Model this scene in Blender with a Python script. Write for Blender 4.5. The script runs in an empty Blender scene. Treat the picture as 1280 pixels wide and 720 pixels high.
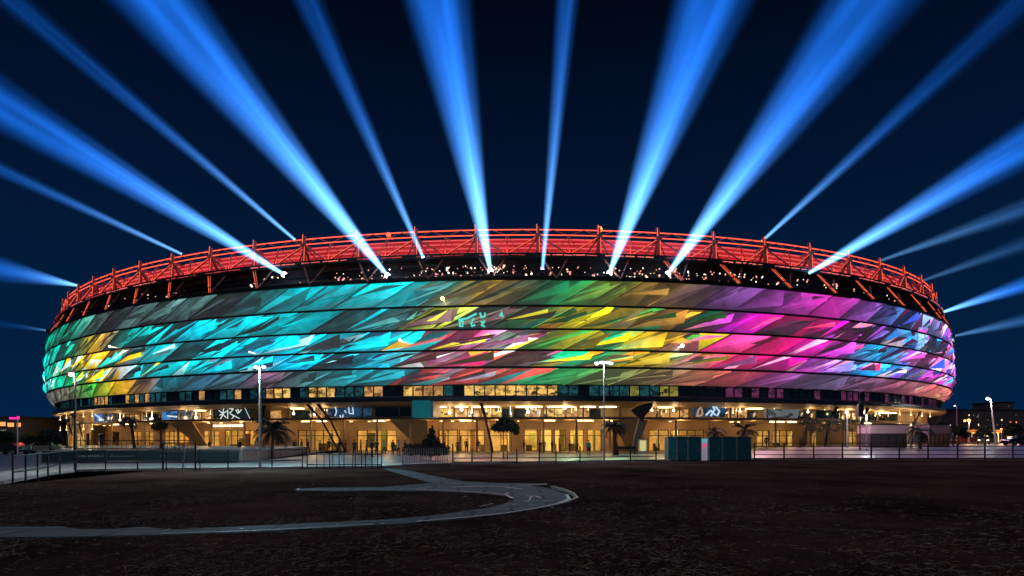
import bpy, math, random
from math import sin, cos, pi, radians, sqrt, exp, atan2
from mathutils import Vector, Matrix, Quaternion
from bisect import bisect_left

scene = bpy.context.scene
COL = scene.collection
random.seed(7)
EYE = 1.9
F = 720.0

# ------------------------------------------------------------------ helpers
def lin(c):
    return tuple((v/255.0/12.92) if v/255.0 <= 0.04045 else ((v/255.0+0.055)/1.055)**2.4 for v in c)

def tag(o, label=None, cat=None, group=None, kind=None):
    if label: o['label'] = label
    if cat: o['category'] = cat
    if group: o['group'] = group
    if kind: o['kind'] = kind
    return o

def empty(name, loc=(0, 0, 0), rz=0.0, parent=None):
    o = bpy.data.objects.new(name, None)
    o.empty_display_size = 0.5
    COL.objects.link(o)
    o.location = loc
    o.rotation_euler = (0, 0, rz)
    if parent: o.parent = parent
    return o

def copy_tree(o, parent=None):
    c = o.copy()
    COL.objects.link(c)
    if parent: c.parent = parent
    for ch in list(o.children):
        copy_tree(ch, c)
    return c

class MB:
    def __init__(s):
        s.v = []; s.f = []; s.m = []; s.sm = []; s.mi = 0; s.smooth = False
    def add(s, vs, fs):
        n = len(s.v)
        s.v += [tuple(p) for p in vs]
        for f in fs:
            s.f.append(tuple(i+n for i in f)); s.m.append(s.mi); s.sm.append(s.smooth)
    def box(s, c, d, rz=0.0, M=None):
        x, y, z = d[0]/2, d[1]/2, d[2]/2
        R = M if M is not None else Matrix.Rotation(rz, 3, 'Z')
        c = Vector(c)
        vs = [c + R @ Vector((i*x, j*y, k*z)) for k in (-1, 1) for j in (-1, 1) for i in (-1, 1)]
        s.add(vs, [(0, 2, 3, 1), (4, 5, 7, 6), (0, 1, 5, 4), (2, 6, 7, 3), (0, 4, 6, 2), (1, 3, 7, 5)])
    def tube(s, pts, rad, n=6, cap=True):
        pts = [Vector(p) for p in pts]
        if not hasattr(rad, '__len__'): rad = [rad]*len(pts)
        vs = []; fs = []
        for i, p in enumerate(pts):
            t = (pts[min(i+1, len(pts)-1)] - pts[max(i-1, 0)])
            if t.length < 1e-9: t = Vector((0, 0, 1))
            t.normalize()
            up = Vector((0, 0, 1)) if abs(t.z) < 0.95 else Vector((1, 0, 0))
            a = t.cross(up).normalized(); b = t.cross(a)
            for k in range(n):
                w = 2*pi*k/n
                vs.append(p + (a*cos(w) + b*sin(w))*rad[i])
        for i in range(len(pts)-1):
            for k in range(n):
                k2 = (k+1) % n
                fs.append((i*n+k, i*n+k2, (i+1)*n+k2, (i+1)*n+k))
        if cap:
            fs.append(tuple(range(n))[::-1]); fs.append(tuple((len(pts)-1)*n+k for k in range(n)))
        s.add(vs, fs)
    def beam(s, a, b, w, h):
        a = Vector(a); b = Vector(b); t = (b-a); L = t.length; t.normalize()
        up = Vector((0, 0, 1)) if abs(t.z) < 0.98 else Vector((1, 0, 0))
        x = t.cross(up).normalized(); z = x.cross(t)
        R = Matrix((x, t, z)).transposed()
        s.box((a+b)/2, (w, L, h), M=R)
    def disc(s, c, r, n=16, nrm=(0, 0, 1), h=0.05, ry=None):
        q = Vector((0, 0, 1)).rotation_difference(Vector(nrm))
        c = Vector(c); ry = ry or r
        vs = [c + q @ Vector((r*cos(2*pi*k/n), ry*sin(2*pi*k/n), z)) for z in (-h/2, h/2) for k in range(n)]
        fs = [tuple(range(n))[::-1], tuple(range(n, 2*n))] + [(k, (k+1) % n, n+(k+1) % n, n+k) for k in range(n)]
        s.add(vs, fs)
    def blob(s, c, r, sub=1, jit=0.15, sc=(1, 1, 1)):
        c = Vector(c); nu, nv = 8+4*sub, 5+2*sub
        vs = [c+Vector((0, 0, -r*sc[2]))]
        for j in range(1, nv):
            ph = pi*j/nv - pi/2
            for i in range(nu):
                th = 2*pi*i/nu
                k = r*(1+random.uniform(-jit, jit))
                vs.append(c+Vector((cos(ph)*cos(th)*k*sc[0], cos(ph)*sin(th)*k*sc[1], sin(ph)*k*sc[2])))
        vs.append(c+Vector((0, 0, r*sc[2])))
        fs = [(0, 1+(i+1) % nu, 1+i) for i in range(nu)]
        for j in range(nv-2):
            for i in range(nu):
                a = 1+j*nu
                fs.append((a+i, a+(i+1) % nu, a+nu+(i+1) % nu, a+nu+i))
        t = len(vs)-1; a = 1+(nv-2)*nu
        fs += [(a+i, a+(i+1) % nu, t) for i in range(nu)]
        s.add(vs, fs)
    def build(s, name, mats, parent=None, colors=None):
        me = bpy.data.meshes.new(name)
        me.from_pydata(s.v, [], s.f)
        if not isinstance(mats, (list, tuple)): mats = [mats]
        for m in mats: me.materials.append(m)
        me.polygons.foreach_set('material_index', s.m)
        me.polygons.foreach_set('use_smooth', s.sm)
        if colors is not None:
            at = me.color_attributes.new('led', 'FLOAT_COLOR', 'POINT')
            flat = []
            for c in colors: flat += [c[0], c[1], c[2], 1.0]
            at.data.foreach_set('color', flat)
        me.update()
        o = bpy.data.objects.new(name, me)
        COL.objects.link(o)
        if parent: o.parent = parent
        return o

# ------------------------------------------------------------------ materials
MATS = {}
def mat(name, col, rough=0.6, metal=0.0, spec=0.5, noise=0.0, nscale=5.0, bump=0.0, bscale=20.0, emit=None, estr=0.0, coords='Object', col2=None, stretch=(1, 1, 1)):
    if name in MATS: return MATS[name]
    m = bpy.data.materials.new(name); m.use_nodes = True
    nt = m.node_tree; b = nt.nodes['Principled BSDF']
    b.inputs['Base Color'].default_value = (*col, 1)
    b.inputs['Roughness'].default_value = rough
    b.inputs['Metallic'].default_value = metal
    b.inputs['Specular IOR Level'].default_value = spec
    if noise > 0 or bump > 0:
        tc = nt.nodes.new('ShaderNodeTexCoord')
        mp = nt.nodes.new('ShaderNodeMapping'); mp.inputs['Scale'].default_value = stretch
        nt.links.new(tc.outputs[coords], mp.inputs['Vector'])
    if noise > 0:
        n = nt.nodes.new('ShaderNodeTexNoise'); n.inputs['Scale'].default_value = nscale; n.inputs['Detail'].default_value = 6
        n.inputs['Roughness'].default_value = 0.65
        r = nt.nodes.new('ShaderNodeValToRGB')
        c2 = col2 or tuple(max(0, v*(1-noise)) for v in col)
        c1 = col if col2 else tuple(min(1, v*(1+noise)) for v in col)
        r.color_ramp.elements[0].position = 0.32; r.color_ramp.elements[0].color = (*c2, 1)
        r.color_ramp.elements[1].position = 0.68; r.color_ramp.elements[1].color = (*c1, 1)
        nt.links.new(mp.outputs[0], n.inputs['Vector'])
        nt.links.new(n.outputs['Fac'], r.inputs[0]); nt.links.new(r.outputs[0], b.inputs['Base Color'])
        mr = nt.nodes.new('ShaderNodeMapRange'); mr.inputs['To Min'].default_value = max(0.02, rough-0.1); mr.inputs['To Max'].default_value = min(1, rough+0.1)
        nt.links.new(n.outputs['Fac'], mr.inputs[0]); nt.links.new(mr.outputs[0], b.inputs['Roughness'])
    if bump > 0:
        n2 = nt.nodes.new('ShaderNodeTexNoise'); n2.inputs['Scale'].default_value = bscale; n2.inputs['Detail'].default_value = 5
        bp = nt.nodes.new('ShaderNodeBump'); bp.inputs['Strength'].default_value = bump
        nt.links.new(mp.outputs[0], n2.inputs['Vector']); nt.links.new(n2.outputs['Fac'], bp.inputs['Height']); nt.links.new(bp.outputs[0], b.inputs['Normal'])
    if emit:
        b.inputs['Emission Color'].default_value = (*emit, 1); b.inputs['Emission Strength'].default_value = estr
    MATS[name] = m
    return m

def glow(name, col, s):
    return mat(name, (0.02, 0.02, 0.02), 0.5, emit=col, estr=s)

def lit_interior(name, c1, c2, s, scale=1.2):
    """a lit pane: glass over a bright room, its contents showing as uneven blocks"""
    if name in MATS: return MATS[name]
    m = bpy.data.materials.new(name); m.use_nodes = True
    nt = m.node_tree; b = nt.nodes['Principled BSDF']
    b.inputs['Base Color'].default_value = (0.03, 0.03, 0.03, 1); b.inputs['Roughness'].default_value = 0.1
    tc = nt.nodes.new('ShaderNodeTexCoord'); mp = nt.nodes.new('ShaderNodeMapping'); mp.inputs['Scale'].default_value = (scale, scale, scale*1.7)
    v = nt.nodes.new('ShaderNodeTexVoronoi'); v.distance = 'CHEBYCHEV'; v.inputs['Scale'].default_value = 1.0
    n = nt.nodes.new('ShaderNodeTexNoise'); n.inputs['Scale'].default_value = 2.2; n.inputs['Detail'].default_value = 4
    r = nt.nodes.new('ShaderNodeValToRGB')
    r.color_ramp.elements[0].position = 0.30; r.color_ramp.elements[0].color = (*c2, 1)
    r.color_ramp.elements[1].position = 0.62; r.color_ramp.elements[1].color = (*c1, 1)
    mx = nt.nodes.new('ShaderNodeMix'); mx.data_type = 'FLOAT'; mx.inputs[0].default_value = 0.45
    nt.links.new(tc.outputs['Object'], mp.inputs[0]); nt.links.new(mp.outputs[0], v.inputs['Vector']); nt.links.new(mp.outputs[0], n.inputs['Vector'])
    sp = nt.nodes.new('ShaderNodeSeparateColor'); nt.links.new(v.outputs['Color'], sp.inputs[0])
    nt.links.new(n.outputs['Fac'], mx.inputs[2]); nt.links.new(sp.outputs[0], mx.inputs[3])
    nt.links.new(mx.outputs[0], r.inputs[0]); nt.links.new(r.outputs[0], b.inputs['Emission Color'])
    b.inputs['Emission Strength'].default_value = s
    MATS[name] = m
    return m

M_steel = mat('dark_steel', (0.035, 0.038, 0.045), 0.45, 0.6, noise=0.3, nscale=3)
M_trussteel = mat('painted_truss_steel', (0.42, 0.15, 0.10), 0.45, 0.0, noise=0.25, nscale=2)
M_fence = mat('fence_steel', (0.012, 0.015, 0.02), 0.5, 0.0, noise=0.3, nscale=4)
M_fencegrey = mat('galvanised_steel', (0.35, 0.37, 0.38), 0.45, 0.6, noise=0.2, nscale=4)
M_pole = mat('pole_paint', (0.42, 0.44, 0.46), 0.45, 0.4, noise=0.12, nscale=2)
M_beige = mat('warm_render', (0.46, 0.31, 0.16), 0.7, noise=0.12, nscale=0.7, bump=0.05, bscale=8)
M_beige2 = mat('soffit_panel', (0.50, 0.36, 0.20), 0.55, noise=0.10, nscale=0.4)
M_slab = mat('slab_edge', (0.16, 0.12, 0.09), 0.6, noise=0.2, nscale=1)
M_ledge = mat('ledge_metal', (0.012, 0.026, 0.05), 0.35, 0.3, noise=0.3, nscale=0.6)
M_groove = mat('groove_black', (0.012, 0.012, 0.014), 0.6)
M_roof = mat('roof_sheet', (0.05, 0.045, 0.045), 0.6, noise=0.2, nscale=0.3)
M_gallery = mat('gallery_dark', (0.03, 0.026, 0.026), 0.5, noise=0.4, nscale=0.7)
M_glassdark = mat('dark_glass', (0.02, 0.03, 0.04), 0.08, 0.0, spec=0.8, noise=0.4, nscale=0.8)
M_glassteal = mat('teal_glass', (0.01, 0.045, 0.055), 0.12, spec=0.8, noise=0.3, nscale=0.8)
M_paneA = lit_interior('lit_pane_yellow', lin((250, 200, 105)), lin((60, 42, 22)), 1.0)
M_paneB = lit_interior('lit_pane_olive', lin((150, 140, 60)), lin((40, 40, 24)), 0.9)
M_paneC = lit_interior('lit_pane_amber', lin((225, 165, 95)), lin((110, 74, 40)), 0.9)
M_paneP = lit_interior('lit_pane_plum', lin((110, 45, 85)), lin((32, 22, 42)), 0.8)
M_paneG = lit_interior('lit_pane_teal', lin((30, 85, 90)), lin((12, 28, 38)), 0.8)
M_room = mat('room_wall', (0.75, 0.6, 0.36), 0.7, noise=0.25, nscale=0.8)
M_roomfloor = mat('room_floor', (0.3, 0.22, 0.13), 0.4)
M_strip = glow('ceiling_strip_glow', lin((255, 226, 160)), 8.0)
M_foyer = glow('foyer_strip_glow', lin((255, 212, 122)), 110.0)
M_lampw = glow('lamp_warm_glow', lin((255, 214, 150)), 5.0)
M_lampc = glow('lamp_white_glow', lin((255, 232, 190)), 10.0)
M_discl = glow('disc_light_glow', lin((255, 228, 165)), 6.0)
M_redtube = glow('red_tube_glow', lin((255, 84, 50)), 2.1)
M_leaf = mat('foliage_dark', (0.018, 0.035, 0.02), 0.6, noise=0.5, nscale=3)
M_leafblue = mat('foliage_bluish', (0.012, 0.026, 0.03), 0.6, noise=0.5, nscale=3)
M_frond = mat('palm_frond', (0.012, 0.016, 0.01), 0.5, noise=0.4, nscale=2)
M_bark = mat('bark', (0.06, 0.045, 0.03), 0.85, noise=0.4, nscale=9, bump=0.4, bscale=25)
M_teal = mat('teal_cabin', (0.015, 0.095, 0.135), 0.4, noise=0.18, nscale=1.5)
M_white = mat('white_paint', (0.75, 0.75, 0.75), 0.5, noise=0.06, nscale=3)

# ------------------------------------------------------------------ camera, world, moon
cd = bpy.data.cameras.new('camera'); cam = bpy.data.objects.new('camera', cd); COL.objects.link(cam)
cam.location = (0, 0, EYE); cam.rotation_euler = (pi/2, 0, 0)
cd.sensor_width = 36; cd.lens = 36*F/1280; cd.shift_y = 188/1280.0
cd.clip_start = 0.1; cd.clip_end = 6000
scene.camera = cam

w = bpy.data.worlds.new('World'); scene.world = w; w.use_nodes = True
nt = w.node_tree; bg = nt.nodes['Background']
sky = nt.nodes.new('ShaderNodeTexSky'); sky.sky_type = 'NISHITA'; sky.sun_disc = False
sky.sun_elevation = radians(-4); sky.sun_rotation = radians(150); sky.altitude = 0; sky.ozone_density = 3
tc = nt.nodes.new('ShaderNodeTexCoord'); sx = nt.nodes.new('ShaderNodeSeparateXYZ'); rp = nt.nodes.new('ShaderNodeValToRGB')
nt.links.new(tc.outputs['Generated'], sx.inputs[0]); nt.links.new(sx.outputs['Z'], rp.inputs[0])
e = rp.color_ramp.elements
e[0].position = 0.0; e[0].color = (*lin((4, 36, 70)), 1)
e[1].position = 1.0; e[1].color = (*lin((1, 4, 12)), 1)
for p, c in ((0.12, (3, 31, 62)), (0.28, (2, 25, 54)), (0.42, (2, 18, 43)), (0.52, (1, 13, 34)), (0.6, (1, 7, 21))):
    q = e.new(p); q.color = (*lin(c), 1)
mixw = nt.nodes.new('ShaderNodeMix'); mixw.data_type = 'RGBA'; mixw.blend_type = 'ADD'; mixw.inputs[0].default_value = 0.04
nt.links.new(rp.outputs[0], mixw.inputs[6]); nt.links.new(sky.outputs[0], mixw.inputs[7])
nt.links.new(mixw.outputs[2], bg.inputs['Color']); bg.inputs['Strength'].default_value = 1.0

sd = bpy.data.lights.new('moon', 'SUN'); sd.energy = 0.27; sd.angle = radians(0.5); sd.color = (1.0, 0.93, 0.86)
so = bpy.data.objects.new('moon', sd); COL.objects.link(so); so.rotation_euler = (radians(50), 0, radians(-30))

scene.view_settings.view_transform = 'Standard'; scene.view_settings.look = 'None'
scene.view_settings.exposure = 0; scene.view_settings.gamma = 1
scene.cycles.use_denoising = True
scene.cycles.max_bounces = 5; scene.cycles.diffuse_bounces = 3; scene.cycles.glossy_bounces = 3
scene.cycles.transparent_max_bounces = 12; scene.cycles.volume_bounces = 0
scene.cycles.sample_clamp_indirect = 4.0
scene.cycles.use_light_tree = True
scene.cycles.caustics_reflective = False; scene.cycles.caustics_refractive = False

# ------------------------------------------------------------------ coordinates
def gp(x, y, z=0.0):
    Y = (EYE-z)*F/(y-548.0)
    return Vector(((x-640)/F*Y, Y, z))
def pp(x, y, Y):
    return Vector(((x-640)/F*Y, Y, EYE+(548.0-y)/F*Y))

def zg(X, Y):
    """the plaza climbs gently towards the right of the stadium"""
    def ss(t): t = min(1, max(0, t)); return t*t*(3-2*t)
    return 0.85*ss((X/Y*F+640-800)/260.0)*ss((Y-51.5)/22.0)
X0, D, PH, EA, EB = -8.58, 170.0, -0.267, 112.5, 93.0
NS = 4000
_th = [2*pi*i/NS - pi/2 + pi for i in range(NS+1)]          # starts at the far side
_s = [0.0]
for i in range(NS):
    a0, a1 = _th[i], _th[i+1]
    _s.append(_s[-1]+sqrt((EA*(cos(a1)-cos(a0)))**2+(EB*(sin(a1)-sin(a0)))**2))
PER = _s[-1]
def theta(s):
    s = s % PER
    i = max(1, min(NS, bisect_left(_s, s)))
    k = (s-_s[i-1])/(_s[i]-_s[i-1])
    return _th[i-1]+(_th[i]-_th[i-1])*k
CP, SP = cos(PH), sin(PH)
def frame(s):
    """point on the plan ellipse, outward normal, tangent"""
    t = theta(s)
    px, py = EA*cos(t), EB*sin(t)
    nx, ny = EB*cos(t), EA*sin(t); l = sqrt(nx*nx+ny*ny); nx /= l; ny /= l
    P = Vector((X0+CP*px-SP*py, D+SP*px+CP*py, 0)); N = Vector((CP*nx-SP*ny, SP*nx+CP*ny, 0))
    return P, N, Vector((-N.y, N.x, 0))
def ring(s, off, z):
    P, N, T = frame(s)
    if z > 25: off -= 1.1                     # the crown stands inset from the cladding
    return Vector((P.x+N.x*off, P.y+N.y*off, z))
def ringx(s, off=0.0):
    p = ring(s, off, 0); return 640+F*p.x/p.y
# image x -> arc length on the visible side
_tab = []
for i in range(2000):
    s = PER*i/2000; P, N, T = frame(s)
    if N.dot(Vector((-P.x, -P.y, 0))) > 0: _tab.append((640+F*P.x/P.y, s))
_tab.sort()
XL, XR = _tab[0][0], _tab[-1][0]
def sx_(x, off=0.0):
    x = min(max(x, XL+0.5), XR-0.5)
    i = max(1, min(len(_tab)-1, bisect_left(_tab, (x, 0))))
    s = _tab[i-1][1]+(_tab[i][1]-_tab[i-1][1])*(x-_tab[i-1][0])/max(1e-6, _tab[i][0]-_tab[i-1][0])
    if off:
        for _ in range(12):
            dx = x-ringx(s, off)
            g = (ringx(s+1, off)-ringx(s, off))
            if abs(g) < 0.3: break
            s += max(-4, min(4, dx/g))
    return s
SL, SR = _tab[0][1], _tab[-1][1]
def visible(s, m=25.0):
    return SL-m < (s % PER) < SR+m
def zat(s, off, y):
    p = ring(s, off, 0); return EYE+(548.0-y)/F*p.y

# ------------------------------------------------------------------ stadium
stad = empty('stadium', (X0, D-EB, 0))
tag(stad, 'huge oval stadium with rainbow lit twisted cladding bands and a red glowing roof truss', 'stadium')
SINV = Matrix.Translation(Vector((-X0, -(D-EB), 0)))
class SM(MB):
    """mesh written in world coordinates, stored relative to the stadium's base"""
    def build(s, name, mats, parent=None, colors=None):
        if parent is None: parent = stad
        s.v = [(x-X0, y-(D-EB), z) for x, y, z in s.v]
        return MB.build(s, name, mats, parent, colors)
def loft(mb, prof, n=260, s0=0.0, s1=None, closed=False):
    """sweep a profile of (offset, height) along the plan"""
    full = s1 is None
    s1 = PER if full else s1
    vs = []; m = len(prof)
    cnt = n if full else n+1
    for i in range(cnt):
        P, N, T = frame(s0+(s1-s0)*i/n)
        for off, z in prof:
            if z > 25: off -= 1.1
            vs.append((P.x+N.x*off, P.y+N.y*off, z))
    fs = []
    for i in range(n):
        j = (i+1) % cnt
        for k in range(m if closed else m-1):
            k2 = (k+1) % m
            fs.append((i*m+k, j*m+k, j*m+k2, i*m+k2))
    if closed and not full:
        fs.append(tuple(range(m))); fs.append(tuple(n*m+k for k in range(m))[::-1])
    mb.add(vs, fs)

# cladding colours (sRGB) read along each band: image x -> colour of the stage lighting there
G = {
1: [(57,(0,175,140)),(85,(0,160,125)),(105,(45,95,85)),(130,(62,66,64)),(180,(62,95,92)),(230,(60,92,92)),(280,(60,80,80)),(320,(30,120,125)),(360,(0,150,160)),(450,(0,165,175)),(510,(0,160,170)),(550,(20,110,100)),(575,(110,100,40)),(600,(190,150,30)),(630,(120,92,55)),(655,(50,105,75)),(690,(10,150,90)),(720,(50,135,60)),(750,(100,135,50)),(785,(150,125,40)),(815,(155,115,50)),(850,(120,95,65)),(880,(95,62,100)),(930,(115,62,140)),(980,(135,45,135)),(1030,(185,35,150)),(1070,(110,50,125)),(1110,(60,60,130)),(1130,(60,150,210)),(1155,(100,130,180)),(1185,(190,100,175)),(1196,(215,110,190))],
2: [(57,(0,190,170)),(90,(0,185,150)),(106,(150,150,40)),(118,(225,175,20)),(132,(150,110,60)),(150,(0,190,180)),(190,(0,180,180)),(230,(0,175,205)),(290,(0,190,205)),(350,(0,150,160)),(420,(0,130,140)),(470,(0,165,180)),(505,(50,105,85)),(530,(200,210,40)),(556,(160,185,60)),(580,(80,70,65)),(612,(90,65,68)),(640,(0,125,80)),(665,(30,140,80)),(690,(235,225,15)),(730,(225,205,15)),(760,(200,165,20)),(795,(110,110,50)),(830,(150,110,50)),(850,(210,130,30)),(875,(110,60,90)),(905,(150,25,160)),(930,(215,15,190)),(960,(225,20,130)),(1010,(235,20,120)),(1050,(250,15,200)),(1080,(110,60,160)),(1110,(90,90,160)),(1130,(50,160,225)),(1155,(140,150,180)),(1180,(190,90,140)),(1196,(235,110,190))],
3: [(57,(0,200,190)),(80,(0,200,140)),(96,(150,190,50)),(110,(235,180,20)),(150,(235,165,20)),(162,(60,120,150)),(185,(0,190,200)),(240,(0,205,220)),(320,(0,195,225)),(400,(0,185,210)),(460,(0,195,215)),(500,(0,205,215)),(535,(0,190,190)),(560,(150,90,120)),(585,(190,20,90)),(612,(130,110,140)),(635,(110,140,110)),(660,(70,190,90)),(690,(190,210,30)),(715,(240,220,10)),(745,(10,175,120)),(770,(20,170,110)),(785,(235,200,15)),(820,(225,170,20)),(848,(220,160,90)),(865,(215,80,130)),(885,(250,20,110)),(930,(240,50,110)),(970,(255,5,130)),(1010,(255,10,190)),(1040,(200,30,190)),(1062,(110,70,180)),(1085,(10,170,240)),(1115,(70,150,225)),(1140,(190,130,190)),(1165,(240,110,185)),(1196,(250,130,205))],
4: [(57,(0,195,190)),(75,(0,190,140)),(95,(10,190,70)),(115,(225,190,20)),(135,(225,170,30)),(150,(180,190,200)),(170,(0,195,210)),(240,(0,205,220)),(320,(10,180,225)),(400,(0,190,240)),(460,(0,185,225)),(490,(40,110,115)),(520,(90,100,80)),(545,(130,50,75)),(575,(150,80,85)),(600,(190,65,45)),(640,(195,95,60)),(665,(130,110,70)),(690,(0,180,120)),(760,(0,185,115)),(790,(245,205,10)),(820,(200,170,50)),(850,(190,180,160)),(870,(200,90,100)),(900,(225,40,100)),(950,(250,10,130)),(985,(245,10,190)),(1010,(190,50,200)),(1040,(180,120,230)),(1065,(20,150,240)),(1110,(40,150,240)),(1140,(120,110,220)),(1160,(235,60,200)),(1196,(255,20,190))],
5: [(57,(110,108,105)),(80,(110,112,95)),(95,(100,150,80)),(110,(30,155,50)),(135,(185,150,25)),(155,(180,125,40)),(175,(110,90,85)),(195,(10,110,125)),(240,(50,100,125)),(290,(50,90,105)),(320,(105,70,95)),(360,(60,90,95)),(400,(40,120,125)),(440,(20,150,165)),(480,(30,140,155)),(520,(60,75,80)),(545,(75,60,75)),(575,(150,60,65)),(610,(120,70,70)),(640,(40,110,75)),(665,(10,150,95)),(700,(50,160,85)),(740,(110,140,70)),(790,(130,125,75)),(850,(140,105,75)),(880,(170,85,70)),(920,(190,65,85)),(950,(180,50,130)),(985,(120,65,130)),(1030,(90,80,120)),(1080,(110,70,105)),(1130,(135,65,90)),(1160,(165,70,85)),(1196,(200,100,100))],
}
GS = {b: sorted((sx_(x), lin(c)) for x, c in t) for b, t in G.items()}
def ledcol(b, s):
    t = GS[b]
    s = s % PER
    if s < t[0][0] or s > t[-1][0]:                      # far side: the same show run mirrored
        L0, L1 = t[0][0], t[-1][0]
        k = ((s-L1) % PER)/(PER-(L1-L0))
        s = L1-(L1-L0)*k
    i = max(1, min(len(t)-1, bisect_left(t, (s,))))
    k = (s-t[i-1][0])/max(1e-6, t[i][0]-t[i-1][0]); k = min(1, max(0, k))
    k = k*k*(3-2*k)
    return [t[i-1][1][j]*(1-k)+t[i][1][j]*k for j in range(3)]

m = bpy.data.materials.new('backlit_membrane'); m.use_nodes = True  # cladding sheet: the coloured light falling on it is painted as emission
nt = m.node_tree; b = nt.nodes['Principled BSDF']
b.inputs['Base Color'].default_value = (0.16, 0.15, 0.15, 1); b.inputs['Roughness'].default_value = 0.33; b.inputs['Metallic'].default_value = 0.35
at = nt.nodes.new('ShaderNodeAttribute'); at.attribute_name = 'led'
nz = nt.nodes.new('ShaderNodeTexNoise'); nz.inputs['Scale'].default_value = 0.55; nz.inputs['Detail'].default_value = 4; nz.inputs['Distortion'].default_value = 0.6
tc = nt.nodes.new('ShaderNodeTexCoord'); nt.links.new(tc.outputs['Object'], nz.inputs['Vector'])
mr = nt.nodes.new('ShaderNodeMapRange'); mr.inputs['From Min'].default_value = 0.3; mr.inputs['From Max'].default_value = 0.7; mr.inputs['To Min'].default_value = 0.72; mr.inputs['To Max'].default_value = 1.22
nt.links.new(nz.outputs['Fac'], mr.inputs[0])
nt.links.new(at.outputs['Color'], b.inputs['Emission Color']); nt.links.new(mr.outputs[0], b.inputs['Emission Strength'])
M_membrane = m

NP = 106
CELL = PER/NP
# (bottom z, top z, bottom offset, top offset)
BANDS = {1: (19.4, 22.75, 0.15, -0.3), 2: (16.3, 19.1, 0.3, 0.2), 3: (13.55, 16.0, 0.25, 0.4), 4: (11.35, 13.3, 0.0, 0.35), 5: (9.0, 11.1, -1.3, 0.0)}
AMP = {1: 0.85, 2: 0.8, 3: 0.75, 4: 0.65, 5: 0.35}
GREY = lin((66, 62, 60))
def sst(e0, e1, x):
    t = min(1, max(0, (x-e0)/(e1-e0))); return t*t*(3-2*t)
rnd = random.Random(11)
palette = [lin(c) for c in ((240,240,240),(190,20,90),(0,200,205),(130,50,85),(225,235,240),(120,70,100),(230,180,40),(160,60,60))]
pal5 = [lin(c) for c in ((190,70,60),(120,60,80),(150,150,170),(30,130,130),(190,70,60))]
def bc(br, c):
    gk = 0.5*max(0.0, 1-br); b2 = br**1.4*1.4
    return [min(1.6, c[q]*b2*(1-0.5*gk)+GREY[q]*gk*0.55) for q in range(3)]
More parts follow.
